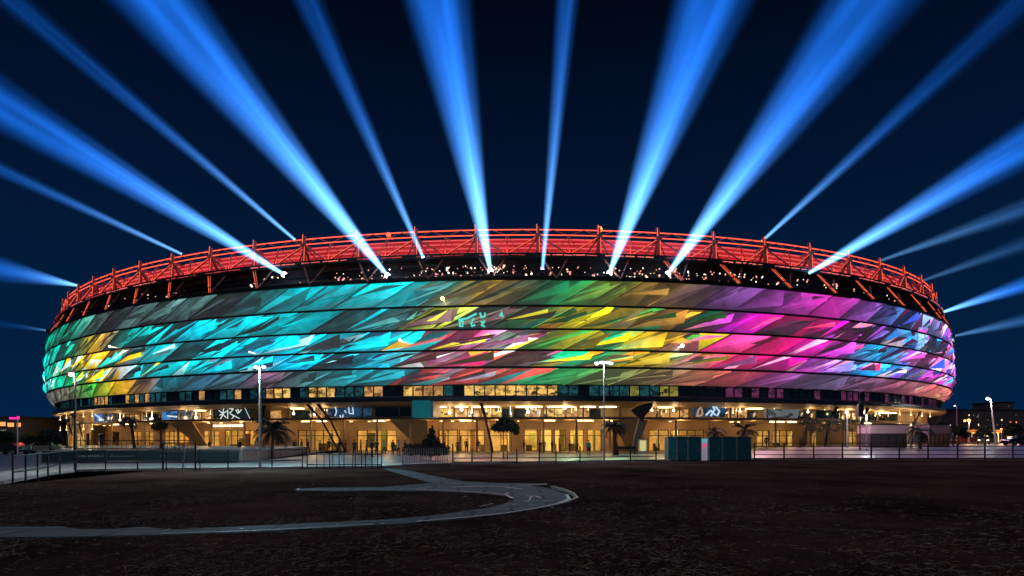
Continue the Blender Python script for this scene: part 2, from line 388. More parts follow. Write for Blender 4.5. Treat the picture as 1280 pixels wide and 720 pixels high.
for bnum, (z0, z1, o0, o1) in BANDS.items():
    mb = SM(); cols = []
    shear = {1: 5.6, 2: 5.4, 3: 5.0, 4: 4.4, 5: 5.6}[bnum]
    phase = rnd.uniform(0, CELL)
    for i in range(NP):
        sA = i*CELL+phase
        vis = visible(sA+shear/2, 20)
        xc = ringx(sA+shear/2) if vis else 0
        busy = vis and (xc < 870 or xc > 1010) and not (bnum == 1 and 640 < xc < 1060)
        nu, nv = (rnd.choice((2, 2, 3)), rnd.choice((1, 2))) if busy else (rnd.choice((1, 2, 2)), 1)
        G_ = {}
        for j in range(nv+1):
            for k in range(nu+1):
                u, v = k/nu, j/nv
                if 0 < k < nu: u += rnd.uniform(-0.6, 0.6)/nu
                if 0 < j < nv: v += rnd.uniform(-0.5, 0.5)/nv
                u = min(1, max(0, u)); fo = rnd.uniform(-0.16, 0.34) if 0 < k < nu else 0.0
                if k == nu: fo = 0.18
                if k == 0: fo = -0.12
                G_[(k, j)] = (u, v, o0+(o1-o0)*v+fo*AMP[bnum]*(1.2 if 0 < j < nv else 0.6))
        lev = rnd.choice((0.15, 0.4, 0.65, 0.9, 1.0)) if busy else rnd.choice((0.35, 0.5, 0.7, 0.95))
        if bnum == 5: lev = 0.4+0.5*lev
        if 650 < xc < 880: lev = max(0.5, lev)
        topg = rnd.uniform(-0.1, 0.5); ug = rnd.uniform(0.0, 0.9)
        tris = []
        for j in range(nv):
            for k in range(nu):
                A, B, C, D_ = (k, j), (k+1, j), (k+1, j+1), (k, j+1)
                q = lev*rnd.uniform(0.65, 1.4)
                tris += [([G_[A], G_[B], G_[C]], q, None), ([G_[A], G_[C], G_[D_]], q*rnd.uniform(0.45, 1.35), None)] if rnd.random() < 0.75 else [([G_[A], G_[B], G_[D_]], q, None), ([G_[B], G_[C], G_[D_]], q*rnd.uniform(0.45, 1.35), None)]
        pal = None
        if vis and 486 < xc < 655 and bnum in (2, 3, 4, 5): pal = pal5 if bnum == 5 else (palette if bnum in (3, 4) else [None, None, lin((190, 180, 40)), lin((90, 66, 66)), lin((20, 130, 100))])
        if vis and 486 < xc < 655 and bnum == 1: pal = [None, None, lin((60, 90, 70))]
        if vis and xc > 1098 and bnum in (1, 2, 3, 4): pal = [None, None, lin((245, 215, 240)), lin((40, 150, 245)), lin((60, 90, 225)), lin((140, 70, 215)), lin((235, 80, 200)), lin((90, 40, 80))]
        if vis and 650 <= xc < 870 and bnum in (2, 3, 4): pal = [None]*6+[lin((0, 180, 115)), lin((235, 210, 20)), lin((235, 150, 30)), lin((90, 80, 50)), lin((60, 150, 60))]
        if vis and 60 < xc < 175 and bnum in (3, 4): pal = [None]*5+[lin((235, 185, 20)), lin((0, 195, 165)), lin((180, 200, 200))]
        if vis and 870 < xc <= 1098 and bnum in (2, 3, 4): pal = [None]*6+[lin((250, 60, 120)), lin((160, 60, 190)), lin((245, 150, 190)), lin((100, 45, 85))]
        if vis and 175 <= xc <= 486 and bnum in (3, 4): pal = [None]*10+[lin((150, 225, 235)), lin((20, 110, 170)), lin((90, 110, 120))]
        band_gain = {1: 1.08, 2: 1.08, 3: 1.15, 4: 1.15, 5: 0.95}[bnum]  # brightness of the painted light, per band
        # flaps standing off the sheet: long wedges that taper down to the left
        if vis:
            na = rnd.choice((2, 3, 4, 5)) if busy else rnd.choice((1, 1, 2, 3))
            if bnum == 5: na = max(1, na-1)
            for q in range(na):
                lift = 0.22+0.05*q
                va, vb = (0.0, 1.0) if rnd.random() < 0.55 else (rnd.uniform(0, 0.5), rnd.uniform(0.7, 1.0))
                ua = rnd.uniform(-0.05, 0.9); ub = ua+rnd.uniform(-0.12, 0.35); wdt = rnd.uniform(0.16, 0.6 if busy else 0.4)
                mode = rnd.random()
                if mode < (0.5 if busy else 0.3):                # blunt wedge with an upright right side
                    hh = rnd.uniform(0.35, 0.95)*(vb-va); ub2 = rnd.uniform(0.3, 0.98); dn_ = min(hh, (1.0-ub2)*CELL/shear+0.15)
                    pts = [(max(0, ub2-rnd.uniform(0.35, 0.8)), va), (min(1.0, ub2+dn_*shear/CELL), vb-dn_), (ub2, vb)]
                elif mode < 0.8: pts = [(ua, va), (min(1.02, ub+wdt), vb), (ub, vb)]
                elif mode < 0.9: pts = [(ua, va), (min(1.0, ua+wdt), va+0.05), (min(1.02, ub+0.05), vb)]
                else: pts = [(ua, va), (min(1, ua+wdt*0.8), (va+vb)/2), (min(1.02, ub+wdt), vb), (ub, vb)]
                lvl = rnd.choice((0.07, 0.25, 0.9, 1.15, 1.35)) if busy else rnd.choice((0.15, 0.8, 1.0, 1.2))
                if bnum in (1, 5): lvl = 0.25+0.62*lvl
                elif 650 < xc < 880: lvl = max(0.3, lvl)
                P3 = [(u, v, o0+(o1-o0)*v+lift*(0.25 if v in (0.0, 1.0) else 1.0)+0.03*q) for u, v in pts]
                c_ = rnd.choice(pal) if pal else None
                tris.append(([P3[0], P3[1], P3[2]], lvl, c_))
                if len(P3) == 4: tris.append(([P3[0], P3[2], P3[3]], lvl*0.85, c_))
        for tri, r_, pc in tris:
            if pc is None and pal and rnd.random() < 0.5: pc = rnd.choice(pal)
            vs = []
            for u, v, off in tri:
                s = sA+u*CELL+v*shear; P, N, T = frame(s)
                vs.append((P.x+N.x*off, P.y+N.y*off, z0+(z1-z0)*v))
                c = pc or ledcol(bnum, s*0.6+(sA+CELL/2)*0.4)
                br = r_*band_gain*(1+topg*(2*v-1)*0.8)*(1+ug*(u-0.5))*rnd.uniform(0.7, 1.25)  # lit and shaded facets and their gradients go into the vertex colour
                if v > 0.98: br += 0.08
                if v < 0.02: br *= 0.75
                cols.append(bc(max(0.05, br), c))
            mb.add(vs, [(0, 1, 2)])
        # hem with its light painted in: a thin strip on the standing edge, and its return to the frame
        P0, N0, _t = frame(sA+CELL); P1, N1, _t = frame(sA+CELL+shear)
        e0, e1 = o0+0.18*AMP[bnum]*0.6, o1+0.18*AMP[bnum]*0.6
        hb = rnd.choice((0.25, 0.5, 0.9, 1.3)); w0, w1 = rnd.choice((0.05, 0.16)), rnd.choice((0.05, 0.22, 0.4))
        if vis:
            ss = [(sA+CELL-w0, e0+0.05, z0), (sA+CELL, e0+0.05, z0), (sA+CELL+shear, e1+0.05, z1), (sA+CELL+shear-w1, e1+0.05, z1)]
            vs = []
            for s, o_, z in ss:
                P, N, T = frame(s); vs.append((P.x+N.x*o_, P.y+N.y*o_, z)); cols.append(bc(hb, ledcol(bnum, s)))
            mb.add(vs, [(0, 1, 2, 3)])
        if vis:                                            # open joint beside the hem
            vs = []; jb = rnd.uniform(0.1, 0.22)
            for s, o_, z in ((sA+CELL, e0+0.06, z0), (sA+CELL+jb, e0+0.06, z0), (sA+CELL+shear+jb, e1+0.06, z1), (sA+CELL+shear, e1+0.06, z1)):
                P, N, T = frame(s); vs.append((P.x+N.x*o_, P.y+N.y*o_, z)); cols.append([x*0.12 for x in GREY])
            mb.add(vs, [(0, 1, 2, 3)])
        vs = [(P0.x+N0.x*e0, P0.y+N0.y*e0, z0), (P0.x+N0.x*(o0-0.4), P0.y+N0.y*(o0-0.4), z0), (P1.x+N1.x*(o1-0.4), P1.y+N1.y*(o1-0.4), z1), (P1.x+N1.x*e1, P1.y+N1.y*e1, z1)]
        cols += [[x*0.2 for x in GREY]]*4
        mb.add(vs, [(0, 1, 2, 3)])
    mb.build('cladding_band', M_membrane, colors=cols)

# core behind the bands (seen as the dark gaps), ledges
c = SM(); loft(c, [(-1.2, 22.9), (-1.0, 19.2), (-0.8, 16.1), (-0.8, 13.4), (-1.1, 11.2), (-2.3, 9.0)]); c.build('cladding_core', M_groove)
for z, o in ((22.85, 0.0), (19.24, 0.3), (16.16, 0.4), (13.42, 0.45), (11.22, 0.2)):
    c = SM(); loft(c, [(o-1.4, z+0.13), (o, z+0.13), (o, z-0.15), (o-1.4, z-0.15)], closed=True); c.build('hem_rail', M_groove)
# storey of ribbon windows
c = SM(); loft(c, [(-1.2, 9.12), (-1.2, 8.98), (-2.5, 8.98), (-2.5, 9.12)], closed=True); c.build('window_head', M_steel)
c = SM(); loft(c, [(-2.2, 7.62), (-1.0, 7.62), (-0.85, 7.45), (-0.85, 6.98), (-1.0, 6.86), (-2.2, 6.86)], closed=True); c.build('dark_ledge', M_ledge)
NB = 76; BAY = PER/NB
def bayx(s): return ringx(s, -1.6)
paneseq = [(60,'G'),(100,'D'),(118,'C'),(128,'D'),(160,'D'),(178,'C'),(184,'G'),(225,'D'),(250,'C'),(260,'G'),(290,'C'),(302,'G'),(322,'D'),(347,'A'),(365,'D'),(382,'A'),(416,'G'),(455,'D'),(500,'A'),(512,'C'),(548,'D'),(580,'A'),(703,'G'),(745,'B'),(752,'G'),(786,'B'),(803,'G'),(828,'B'),(845,'D'),(862,'P'),(905,'D'),(920,'P'),(960,'D'),(975,'P'),(1040,'D'),(1090,'P'),(1300,'P')]
MP_ = {'A': 1, 'B': 2, 'C': 3, 'D': 4, 'G': 5, 'P': 6}
wm = [M_steel, M_paneA, M_paneB, M_paneC, M_glassdark, M_paneG, M_paneP]
for i in range(NB):
    s0 = i*BAY; mb = SM(); nseg = 6
    for k in range(nseg):
        a, b_ = s0+BAY*k/nseg, s0+BAY*(k+1)/nseg
        x = bayx((a+b_)/2); ty = 'D'
        if visible(a, 5):
            for q in range(len(paneseq)-1):
                if paneseq[q][0] <= x < paneseq[q+1][0]: ty = paneseq[q][1]
        if ty == 'D': ty = rnd.choice('DDDGGC' if x < 900 else 'DDPP')
        elif ty == 'G': ty = rnd.choice('GGGD')
        elif ty == 'P': ty = rnd.choice('PPDD')
        mb.mi = MP_[ty]
        p, q = ring(a+0.06, -1.75, 7.62), ring(b_-0.06, -1.75, 7.62)
        mb.add([p, q, q+Vector((0, 0, 1.38)), p+Vector((0, 0, 1.38))], [(0, 1, 2, 3)])
        mb.mi = 0
        P, N, T = frame(a); mb.box(ring(a, -1.7, 8.3), (0.12, 0.16, 1.36), atan2(N.y, N.x))
    mb.build('ribbon_window', wm)

for k in range(20):  # coloured spots without fixtures, added to brighten the plaza
    x = 85+k*57; s = sx_(x); c4 = ledcol(4, s); mx_ = max(c4)
    c4 = [v/mx_*(0.7 if x < 900 else 0.5)+(0.3 if x < 900 else 0.5) for v in c4]
    ld = bpy.data.lights.new('skirt_flood', 'SPOT'); ld.energy = 900 if x < 330 else (600 if x < 700 else (1400 if x < 900 else 7000)); ld.color = c4; ld.shadow_soft_size = 0.3; ld.spot_size = radians(82); ld.spot_blend = 0.8
    lo = bpy.data.objects.new('skirt_flood', ld); COL.objects.link(lo); lo.location = ring(s, 1.2, 8.9); lo.rotation_euler = (ring(s, 26 if x > 900 else 13, -10)-ring(s, 0, 0)).to_track_quat('-Z', 'Y').to_euler()
# ---- gallery floor: bowl soffit, back wall, slab
c = SM(); c.smooth = True; loft(c, [(-1.05, 6.86), (-2.0, 6.72), (-4.0, 6.5), (-7.2, 6.35), (-7.6, 6.3)]); c.build('soffit', M_beige2)
c = SM(); loft(c, [(-7.4, 6.4), (-7.6, 4.85)]); c.build('gallery_wall', M_beige)
c = SM(); loft(c, [(-3.6, 4.86), (-3.6, 4.56), (-8.2, 4.56), (-8.2, 4.86)], closed=True); c.build('gallery_slab', M_slab)
c = SM(); loft(c, [(-3.7, 4.55), (-7.9, 4.35)]); c.build('canopy_lining', M_beige2)

# glazed rooms in the gallery wall
gw = [(72,110,'D'),(150,172,'C'),(176,198,'D'),(240,262,'C'),(336,350,'C'),(364,402,'C'),(546,566,'A'),(568,600,'C'),(602,640,'A'),(642,676,'C'),(680,706,'A'),(708,752,'C'),(826,862,'C'),(910,948,'C'),(998,1018,'D'),(1050,1080,'C'),(1084,1108,'D'),(1140,1160,'D')]
for x0, x1, ty in gw:
    a, b_ = sx_(x0, -7), sx_(x1, -7); n_ = max(1, round((b_-a)/1.8)); mb = SM()
    for k in range(n_):
        p, q = a+(b_-a)*k/n_, a+(b_-a)*(k+1)/n_; mb.mi = {'A': 1, 'C': 3, 'D': 4}[ty] if rnd.random() < 0.8 else 4
        P, Q = ring(p+0.06, -7.3, 4.95), ring(q-0.06, -7.3, 4.95); mb.add([P, Q, Q+Vector((0, 0, 1.2)), P+Vector((0, 0, 1.2))], [(0, 1, 2, 3)])
        mb.mi = 0; P, N, T = frame(p); mb.box(ring(p, -7.2, 5.6), (0.12, 0.1, 1.3), atan2(N.y, N.x))
    mb.build('gallery_window', wm)
for k in range(24):
    x = 85+k*46; s = sx_(x, -3.9); P, N, T = frame(s); mb = SM(); mb.box(ring(s, -3.9, 5.6), (0.22, 0.18, 1.45), atan2(N.y, N.x))
    mb.build('gallery_post', M_slab)
# ---- ground floor: solid wall pieces between glazed openings
openings = [(122,131),(137,149),(166,176),(180,192),(205,236),(254,274),(281,320),(372,426),(446,496),(548,572),(574,606),(612,640),(655,672),(675,690),(693,707),(712,730),(734,752),(811,836),(838,880),(946,962),(966,992),(1004,1022),(1060,1078),(1100,1115)]
OW = -7.7
ops = []
for a, b_ in openings: ops.append((sx_(a, OW), sx_(b_, OW)))
ops.sort()
cur = ops[0][0]-60; endS = ops[-1][1]+60
wallbits = []
for a, b_ in ops: wallbits.append((cur, a)); cur = b_
wallbits.append((cur, endS)); wallbits.append((endS, ops[0][0]-60+PER))
for a, b_ in wallbits:
    c = SM(); loft(c, [(OW, 0.0), (OW, 4.6), (OW-0.4, 4.6), (OW-0.4, 0.0)], n=max(2, int((b_-a)/4)), s0=a, s1=b_, closed=True); c.build('ground_floor_wall', M_beige)
c = SM(); loft(c, [(OW-0.05, 4.6), (OW-0.05, 3.2), (OW-0.35, 3.2), (OW-0.35, 4.6)], n=200, s0=ops[0][0]-1, s1=ops[-1][1]+1, closed=True); c.build('door_head_wall', M_beige)
c = SM(); loft(c, [(OW-0.3, 0.02), (OW-6.5, 0.02), (OW-6.5, 4.4), (OW-0.3, 4.4)], n=200, s0=ops[0][0]-4, s1=ops[-1][1]+4); c.build('foyer_room', M_room)
for n_, (a, b_) in enumerate(ops):
    mb = SM(); W = b_-a
    nm = max(1, round(W/1.5))
    for k in range(nm+1):
        s = a+0.06+(W-0.12)*k/nm; P, N, T = frame(s)
        mb.box(ring(s, OW-0.12, 1.6), (0.12, 0.10, 3.2), atan2(N.y, N.x))
    for z in (0.06, 2.3, 3.12):
        mb.beam(ring(a+0.1, OW-0.12, z), ring(b_-0.1, OW-0.12, z), 0.1, 0.1)
    fr = mb.build('door_frame', M_steel)
    mb = SM()                                             # foyer ceiling strips behind the doors
    for k in range(max(1, int(W/3))):
        s = a+W*(k+0.5)/max(1, int(W/3))
        mb.beam(ring(s-0.8, OW-2.0, 4.2), ring(s+0.8, OW-2.0, 4.2), 0.35, 0.06)
    mb.build('foyer_light', M_foyer)
    for k in range(max(1, int(W/2.2))):                   # desks and racks in the foyer
        mb = SM(); s = rnd.uniform(a, b_); h = rnd.choice((0.9, 1.1, 1.9, 2.3)); P, N, T = frame(s)
        mb.box(ring(s, OW-rnd.uniform(1.5, 4.5), h/2+0.03), (0.5, rnd.uniform(0.5, 1.4), h), atan2(N.y, N.x))
        mb.build('foyer_furniture', mat('dark_furniture', (0.05, 0.035, 0.025), 0.5))
    for k in range(max(1, int(W/2.5))):                   # partitions and shelving seen through the glass
        mb = SM(); s = rnd.uniform(a, b_); P, N, T = frame(s); mb.box(ring(s, OW-rnd.uniform(1.2, 5.0), 1.6), (0.2, rnd.uniform(0.3, 1.6), rnd.choice((2.2, 3.2, 3.2))), atan2(N.y, N.x))
        mb.build('foyer_partition', rnd.choice((mat('partition_brown', (0.16, 0.08, 0.04), 0.6), mat('partition_amber', (0.6, 0.35, 0.12), 0.6), mat('partition_olive', (0.18, 0.2, 0.08), 0.6), mat('partition_pale', (0.8, 0.74, 0.6), 0.6))))
# rounded end cores standing closer to the rim
for sa, sb in ((sx_(112, -3.2)-46, sx_(112, -3.2)), (sx_(1128, -3.2), sx_(1128, -3.2)+46)):
    c = SM(); loft(c, [(-3.4, 0.0), (-3.4, 4.55)], n=20, s0=sa, s1=sb); c.build('end_core_wall', M_beige)
    c = SM(); loft(c, [(-3.9, 4.86), (-3.9, 6.5)], n=20, s0=sa, s1=sb); c.build('end_core_wall', M_beige)
    for k in range(14):
        s = sa+(sb-sa)*(k+0.5)/14; P, N, T = frame(s); mb = SM(); mb.mi = rnd.choice((1, 3, 4)); p, q = ring(s-0.8, -3.34, 0.3), ring(s+0.8, -3.34, 0.3)
        mb.add([p, q, q+Vector((0, 0, 2.5)), p+Vector((0, 0, 2.5))], [(0, 1, 2, 3)]); mb.mi = 0; mb.box(ring(s, -3.32, 1.5), (0.06, 0.08, 2.6), atan2(N.y, N.x)); mb.build('core_window', wm)
for x in (72, 80, 90, 101, 112, 1128, 1142, 1156, 1166):  # extra lamps added to brighten the rounded ends
    for z in (5.9, 3.6):
        s = sx_(x, -1.8); mb = SM(); mb.blob(ring(s, -2.2, z), 0.11, 0, 0); mb.tube([ring(s, -2.2, z), ring(s, -2.2, 6.6 if z > 5 else 4.5)], 0.02, 4); mb.build('gallery_lamp', M_lampw)
        ld = bpy.data.lights.new('gallery_lamp_light', 'POINT'); ld.energy = 90; ld.color = (1.0, 0.64, 0.3); ld.shadow_soft_size = 0.25
        lo = bpy.data.objects.new('gallery_lamp_light', ld); COL.objects.link(lo); lo.location = ring(s, -1.9, z-0.25)
# point-like lamps shown in the gallery and under the canopy
gal_lamps = [(75,521),(104,524),(113,518),(150,525),(190,523),(233,521),(245,522),(367,517),(393,518),(407,513),(562,516),(577,512),(590,515),(638,517),(660,515),(706,510),(815,513),(842,513),(907,516),(925,514),(968,516),(1010,515),(1031,516),(1047,516),(1058,515),(1080,515),(1097,517),(1142,523),(1150,520)]
for x, y in gal_lamps:
    s = sx_(x, -5.2); z = min(6.15, max(5.1, zat(s, -5.2, y))); mb = SM()
    P, N, T = frame(s); mb.blob(ring(s, -5.2, z), rnd.uniform(0.13, 0.22), 0, 0.0); mb.tube([ring(s, -5.2, z), ring(s, -5.2, 6.4)], 0.025, 4)
    mb.build('gallery_lamp', M_lampc)
    ld = bpy.data.lights.new('gallery_lamp_light', 'POINT'); ld.energy = 75 if 260 < x < 1050 else 130; ld.color = (1.0, 0.64, 0.28); ld.shadow_soft_size = 0.35
    lo = bpy.data.objects.new('gallery_lamp_light', ld); COL.objects.link(lo); lo.location = ring(s, -4.6, z-0.2)
disc_l = [(250,512),(372,513),(548,508),(577,507),(600,507),(614,511),(655,507),(668,509),(693,510),(707,506),(735,511),(760,506),(830,505),(943,505),(1104,512),(1112,516),(1132,511)]
for x, y in disc_l:
    s = sx_(x, -5.6); mb = SM(); mb.disc(ring(s, -5.6, 6.33), 1.15*rnd.uniform(0.8, 1.15), 16, h=0.08, ry=0.6); mb.build('soffit_light', M_discl)
can_l = [(93,),(145,),(158,),(192,),(218,),(383,),(402,),(473,),(582,),(687,),(727,),(735,),(765,),(968,),(975,),(990,),(1085,)]
for (x,) in can_l:
    s = sx_(x, -5.0); mb = SM(); mb.beam(ring(s-0.8, -5.0, 4.38), ring(s+0.8, -5.0, 4.38), 0.3, 0.09); mb.build('canopy_light', M_strip)
for k in range(24):
    x = 76+k*45.5; s = sx_(x, -5.2)
    ld = bpy.data.lights.new('canopy_light_glow', 'POINT'); ld.energy = rnd.choice((45, 70, 110, 150)); ld.color = (1.0, 0.58, 0.24); ld.shadow_soft_size = 0.4
    lo = bpy.data.objects.new('canopy_light_glow', ld); COL.objects.link(lo); lo.location = ring(s, -5.0, 3.9)
for k in range(26):
    x = 98+k*41.5; s = sx_(x, -4.4); mb = SM(); mb.tube([ring(s, -4.4, 0), ring(s, -4.4, 4.5)], 0.16, 8); mb.build('round_column', M_beige if k % 3 else M_slab)
for k in range(30):
    x = rnd.choice((rnd.uniform(90, 330), rnd.uniform(545, 760), rnd.uniform(800, 1130))); s = sx_(x, -6.2); mb = SM(); z = rnd.uniform(5.6, 6.15); mb.blob(ring(s, -6.2, z), rnd.uniform(0.06, 0.11), 0, 0); mb.tube([ring(s, -6.2, z), ring(s, -6.2, 6.4)], 0.02, 4)
    mb.build('gallery_lamp', M_lampw)
for k in range(34):
    x = rnd.uniform(110, 1110); s = sx_(x, -6.6); mb = SM(); mb.disc(ring(s, -6.6, 4.36), rnd.uniform(0.12, 0.25), 8, h=0.06); mb.build('downlight', M_lampw)
# the illuminated name strip above the doors (unreadable at this size: a row of small lit marks)
x = 266.0
while x < 303:
    mb = SM(); wd = rnd.uniform(0.8, 2.0); s = sx_(x+wd/2, -7.55); P, N, T = frame(s)
    mb.box(ring(s, -7.6, 3.95), (0.08, wd*0.11, rnd.uniform(0.25, 0.38)), atan2(N.y, N.x)); x += wd+rnd.uniform(0.3, 0.9)
    mb.build('lit_letter', glow('sign_white_glow', lin((255, 240, 205)), 2.5))

# screens and dark glazing in the gallery: image x0, x1, slant, material
scr_dark = mat('screen_dark', (0.01, 0.012, 0.014), 0.2, emit=lin((22, 34, 34)), estr=1.0)
scr_blue = lit_interior('screen_blue', lin((60, 130, 190)), lin((10, 30, 60)), 1.0, 0.8)
scr_navy = lit_interior('screen_navy', lin((40, 70, 95)), lin((6, 16, 28)), 1.0, 0.9)
scr_grey = lit_interior('screen_grey', lin((95, 100, 105)), lin((25, 30, 36)), 1.0, 0.9)
screens = [(113,127,8,scr_blue,-4.3),(128,139,4,scr_navy,-4.3),(203,220,6,scr_blue,-4.4),(221,238,6,scr_grey,-4.8),(266,310,8,scr_dark,-4.3),(410,464,0,scr_navy,-4.6),(469,514,0,M_glassteal,-4.6),(865,905,8,scr_navy,-4.3),(956,997,4,scr_grey,-4.5),(1020,1048,5,M_glassteal,-4.6),(1112,1140,0,M_glassteal,-5.6)]
for x0, x1, sl, mt, off in screens:
    mb = SM(); a, b_ = sx_(x0, off), sx_(x1, off); sls = sl*0.11
    for k in range(6):
        sA, sB = a+(b_-a)*k/6, a+(b_-a)*(k+1)/6
        for o_ in (off,):
            p0, p1 = ring(sA, o_, 4.98), ring(sB, o_, 4.98)
            d0, d1 = sls*(1 if k == 0 else 0), 0
            q1, q0 = ring(sB+(sls if k == 5 else 0), o_, 6.28), ring(sA, o_, 6.28)
            vs = [p0, p1, q1, q0]; N = frame(sA)[1]
            vs += [v - N*0.18 for v in vs]
            mb.add(vs, [(0, 1, 2, 3), (7, 6, 5, 4), (0, 4, 5, 1), (3, 2, 6, 7), (0, 3, 7, 4), (1, 5, 6, 2)])
    scr = mb.build('wall_screen', mt)
    def stroke(pts, wd, mtl, name='screen_mark'):
        t = SM()
        for i in range(len(pts)-1):
            (xa, ya), (xb, yb) = pts[i], pts[i+1]
            sa, sb = sx_(xa, off), sx_(xb, off)
            t.tube([ring(sa, off+0.06, zat(sa, off, ya)), ring(sb, off+0.06, zat(sb, off, yb))], wd, 5)
        o = t.build(name, mtl, scr)
        for i_, v in enumerate(t.v): pass
        return o
    if x0 == 266:
        wg = glow('mark_white_glow', lin((225, 232, 225)), 1.0)
        for pts in ([(274,513),(279,517),(275,519)],[(280,510),(279,518),(276,524)],[(279,517),(284,514)],[(279,518),(283,522)],[(285,512),(285,525)],[(287,511),(292,511),(289,515),(287,516)],[(288,517),(293,520),(288,526),(285,525)],[(292,519),(301,524),(306,527)],[(295,513),(298,512),(299,516),(302,512)],[(296,514),(298,517)]):
            stroke(pts, 0.07, wg)
        stroke([(306, 509), (315, 528)], 0.04, wg)
    if x0 == 113:
        stroke([(115, 515), (126, 523), (136, 529)], 0.14, glow('mark_pale_glow', lin((190, 215, 240)), 1.0))
    if x0 == 203:
        stroke([(210, 520), (222, 521)], 0.12, glow('mark_white_glow', lin((225, 232, 225)), 1.0))
    if x0 == 410:
        for pts in ([(436,509),(437,517),(441,517)],[(441,509),(442,518)],[(419,508),(421,514),(419,520)],[(425,519),(428,525),(429,518)],[(431,513),(433,516)]):
            stroke(pts, 0.09, glow('mark_pale_glow', lin((190, 215, 240)), 1.0))
    if x0 == 865:
        for pts, mm in (([(871,521),(873,512),(876,509)],'a'),([(873,520),(878,518),(877,511)],'a'),([(882,519),(888,513),(894,519)],'b'),([(888,520),(893,512),(890,506)],'b'),([(896,520),(899,514),(894,508)],'b')):
            stroke(pts, 0.14, glow('mark_tan_glow', lin((180, 140, 100)), 1.0) if mm == 'a' else glow('mark_pale_glow', lin((190, 215, 240)), 1.0))
# teal lift box set in the gallery
mb = SM(); a, b_ = sx_(516, -1.0), sx_(538, -1.0)
loft(mb, [(-0.75, 7.0), (-0.75, 4.7), (-5.0, 4.7), (-5.0, 7.0)], n=3, s0=a, s1=b_, closed=True); mb.build('teal_bay', mat('teal_panel', (0.0, 0.16, 0.19), 0.35, noise=0.2, nscale=0.4, emit=lin((0, 96, 104)), estr=0.5))
mb = SM(); a, b_ = sx_(539, -1.0), sx_(542, -1.0)
loft(mb, [(-0.8, 6.9), (-0.8, 4.75), (-5.0, 4.75), (-5.0, 6.9)], n=2, s0=a, s1=b_, closed=True); mb.build('grey_bay_edge', mat('grey_panel', (0.3, 0.3, 0.32), 0.5))
# raking struts holding the rim
rak = [(384, 424, 0.16),(397,432,0.16),(601,616,0.2),(75,96,0.2),(88,108,0.2),(1046,1030,0.25),(1085,1072,0.25),(1152,1135,0.3),(330,322,0.3)]
for x0, x1, r_ in rak:
    mb = SM(); mb.tube([ring(sx_(x0, -2.5), -2.5, 6.75), ring(sx_((x0*0.6+x1*0.4), -2.0), -2.3, 4.6), ring(sx_(x1, -4.5), -4.5, 0.0)], [r_*1.3, r_, r_*0.8], 6); mb.build('raking_strut', M_steel if x0 != 601 else mat('maroon_steel', (0.09, 0.015, 0.02), 0.4))
for x0, x1 in ((232, 262), (496, 540), (758, 800), (988, 1003)):   # slanted wing walls between the doors
    mb = SM()
    a, b_ = sx_(x0, -7), sx_(x1, -7)
    n0 = len(mb.v)
    p = [ring(a, -3.9, 4.5), ring(b_, -3.9, 4.5), ring((a+b_)/2+1, -7.6, 0.0), ring((a+b_)/2+2.4, -7.6, 0.0)]
    p += [v+Vector((0, 0.3, 0)) for v in p]
    mb.add(p, [(0, 1, 3, 2), (4, 6, 7, 5), (0, 4, 5, 1), (2, 3, 7, 6), (0, 2, 6, 4), (1, 5, 7, 3)])
    mb.build('wing_wall', M_beige)

# ---- upper gallery under the truss
c = SM(); loft(c, [(0.1, 22.95), (-2.6, 22.95), (-2.6, 26.4), (-6, 26.4)]); c.build('upper_gallery', M_gallery)
c = SM(); loft(c, [(-0.1, 26.7), (-0.1, 26.05), (-1.3, 26.05), (-1.3, 26.7)], closed=True); c.build('lower_chord', M_steel)
c = SM(); loft(c, [(-0.1, 24.0), (-0.1, 23.9), (-0.2, 23.9), (-0.2, 24.0)], closed=True); c.build('parapet_rail', M_steel)
c = SM(); loft(c, [(-0.3, 23.35), (-0.3, 23.05), (-0.5, 23.05), (-0.5, 23.35)], closed=True); c.build('parapet_rail', M_steel)
# roof fascia with louvres, the red light on them painted in as emission
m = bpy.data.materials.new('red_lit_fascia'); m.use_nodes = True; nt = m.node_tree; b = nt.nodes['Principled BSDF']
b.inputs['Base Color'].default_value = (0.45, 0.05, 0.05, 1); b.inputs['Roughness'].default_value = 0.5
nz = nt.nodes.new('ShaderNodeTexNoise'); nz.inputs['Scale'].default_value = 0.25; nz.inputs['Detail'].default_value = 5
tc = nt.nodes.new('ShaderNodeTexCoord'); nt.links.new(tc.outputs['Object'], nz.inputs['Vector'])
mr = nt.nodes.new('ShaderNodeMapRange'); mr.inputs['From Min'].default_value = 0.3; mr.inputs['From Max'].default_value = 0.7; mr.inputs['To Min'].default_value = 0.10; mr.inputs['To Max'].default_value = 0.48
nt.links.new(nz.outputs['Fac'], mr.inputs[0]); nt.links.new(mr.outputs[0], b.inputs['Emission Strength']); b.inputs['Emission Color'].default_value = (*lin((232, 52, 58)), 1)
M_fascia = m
M_blade = glow('louvre_glow', lin((255, 96, 98)), 0.85)
M_maroon = mat('maroon_panel', (0.12, 0.02, 0.025), 0.5)
c = SM(); loft(c, [(-3.33, 29.62), (-3.0, 27.2)]); c.build('roof_fascia', M_fascia)
for z in (29.45, 28.85, 28.2, 27.55):
    c = SM(); o_ = -3.0+(z-27.2)*-0.14; loft(c, [(o_+0.3, z+0.05), (o_+0.3, z-0.05), (o_+0.05, z-0.05), (o_+0.05, z+0.05)], closed=True); c.build('fascia_louvre', M_blade)
c = SM(); loft(c, [(-3.33, 29.67), (-8, 29.9), (-30, 29.0), (-48, 28.0)], n=160); c.build('roof_deck', M_roof)
c = SM(); loft(c, [(-3.0, 27.15), (-3.0, 26.95), (-1.3, 26.9)]); c.build('gutter', M_maroon)
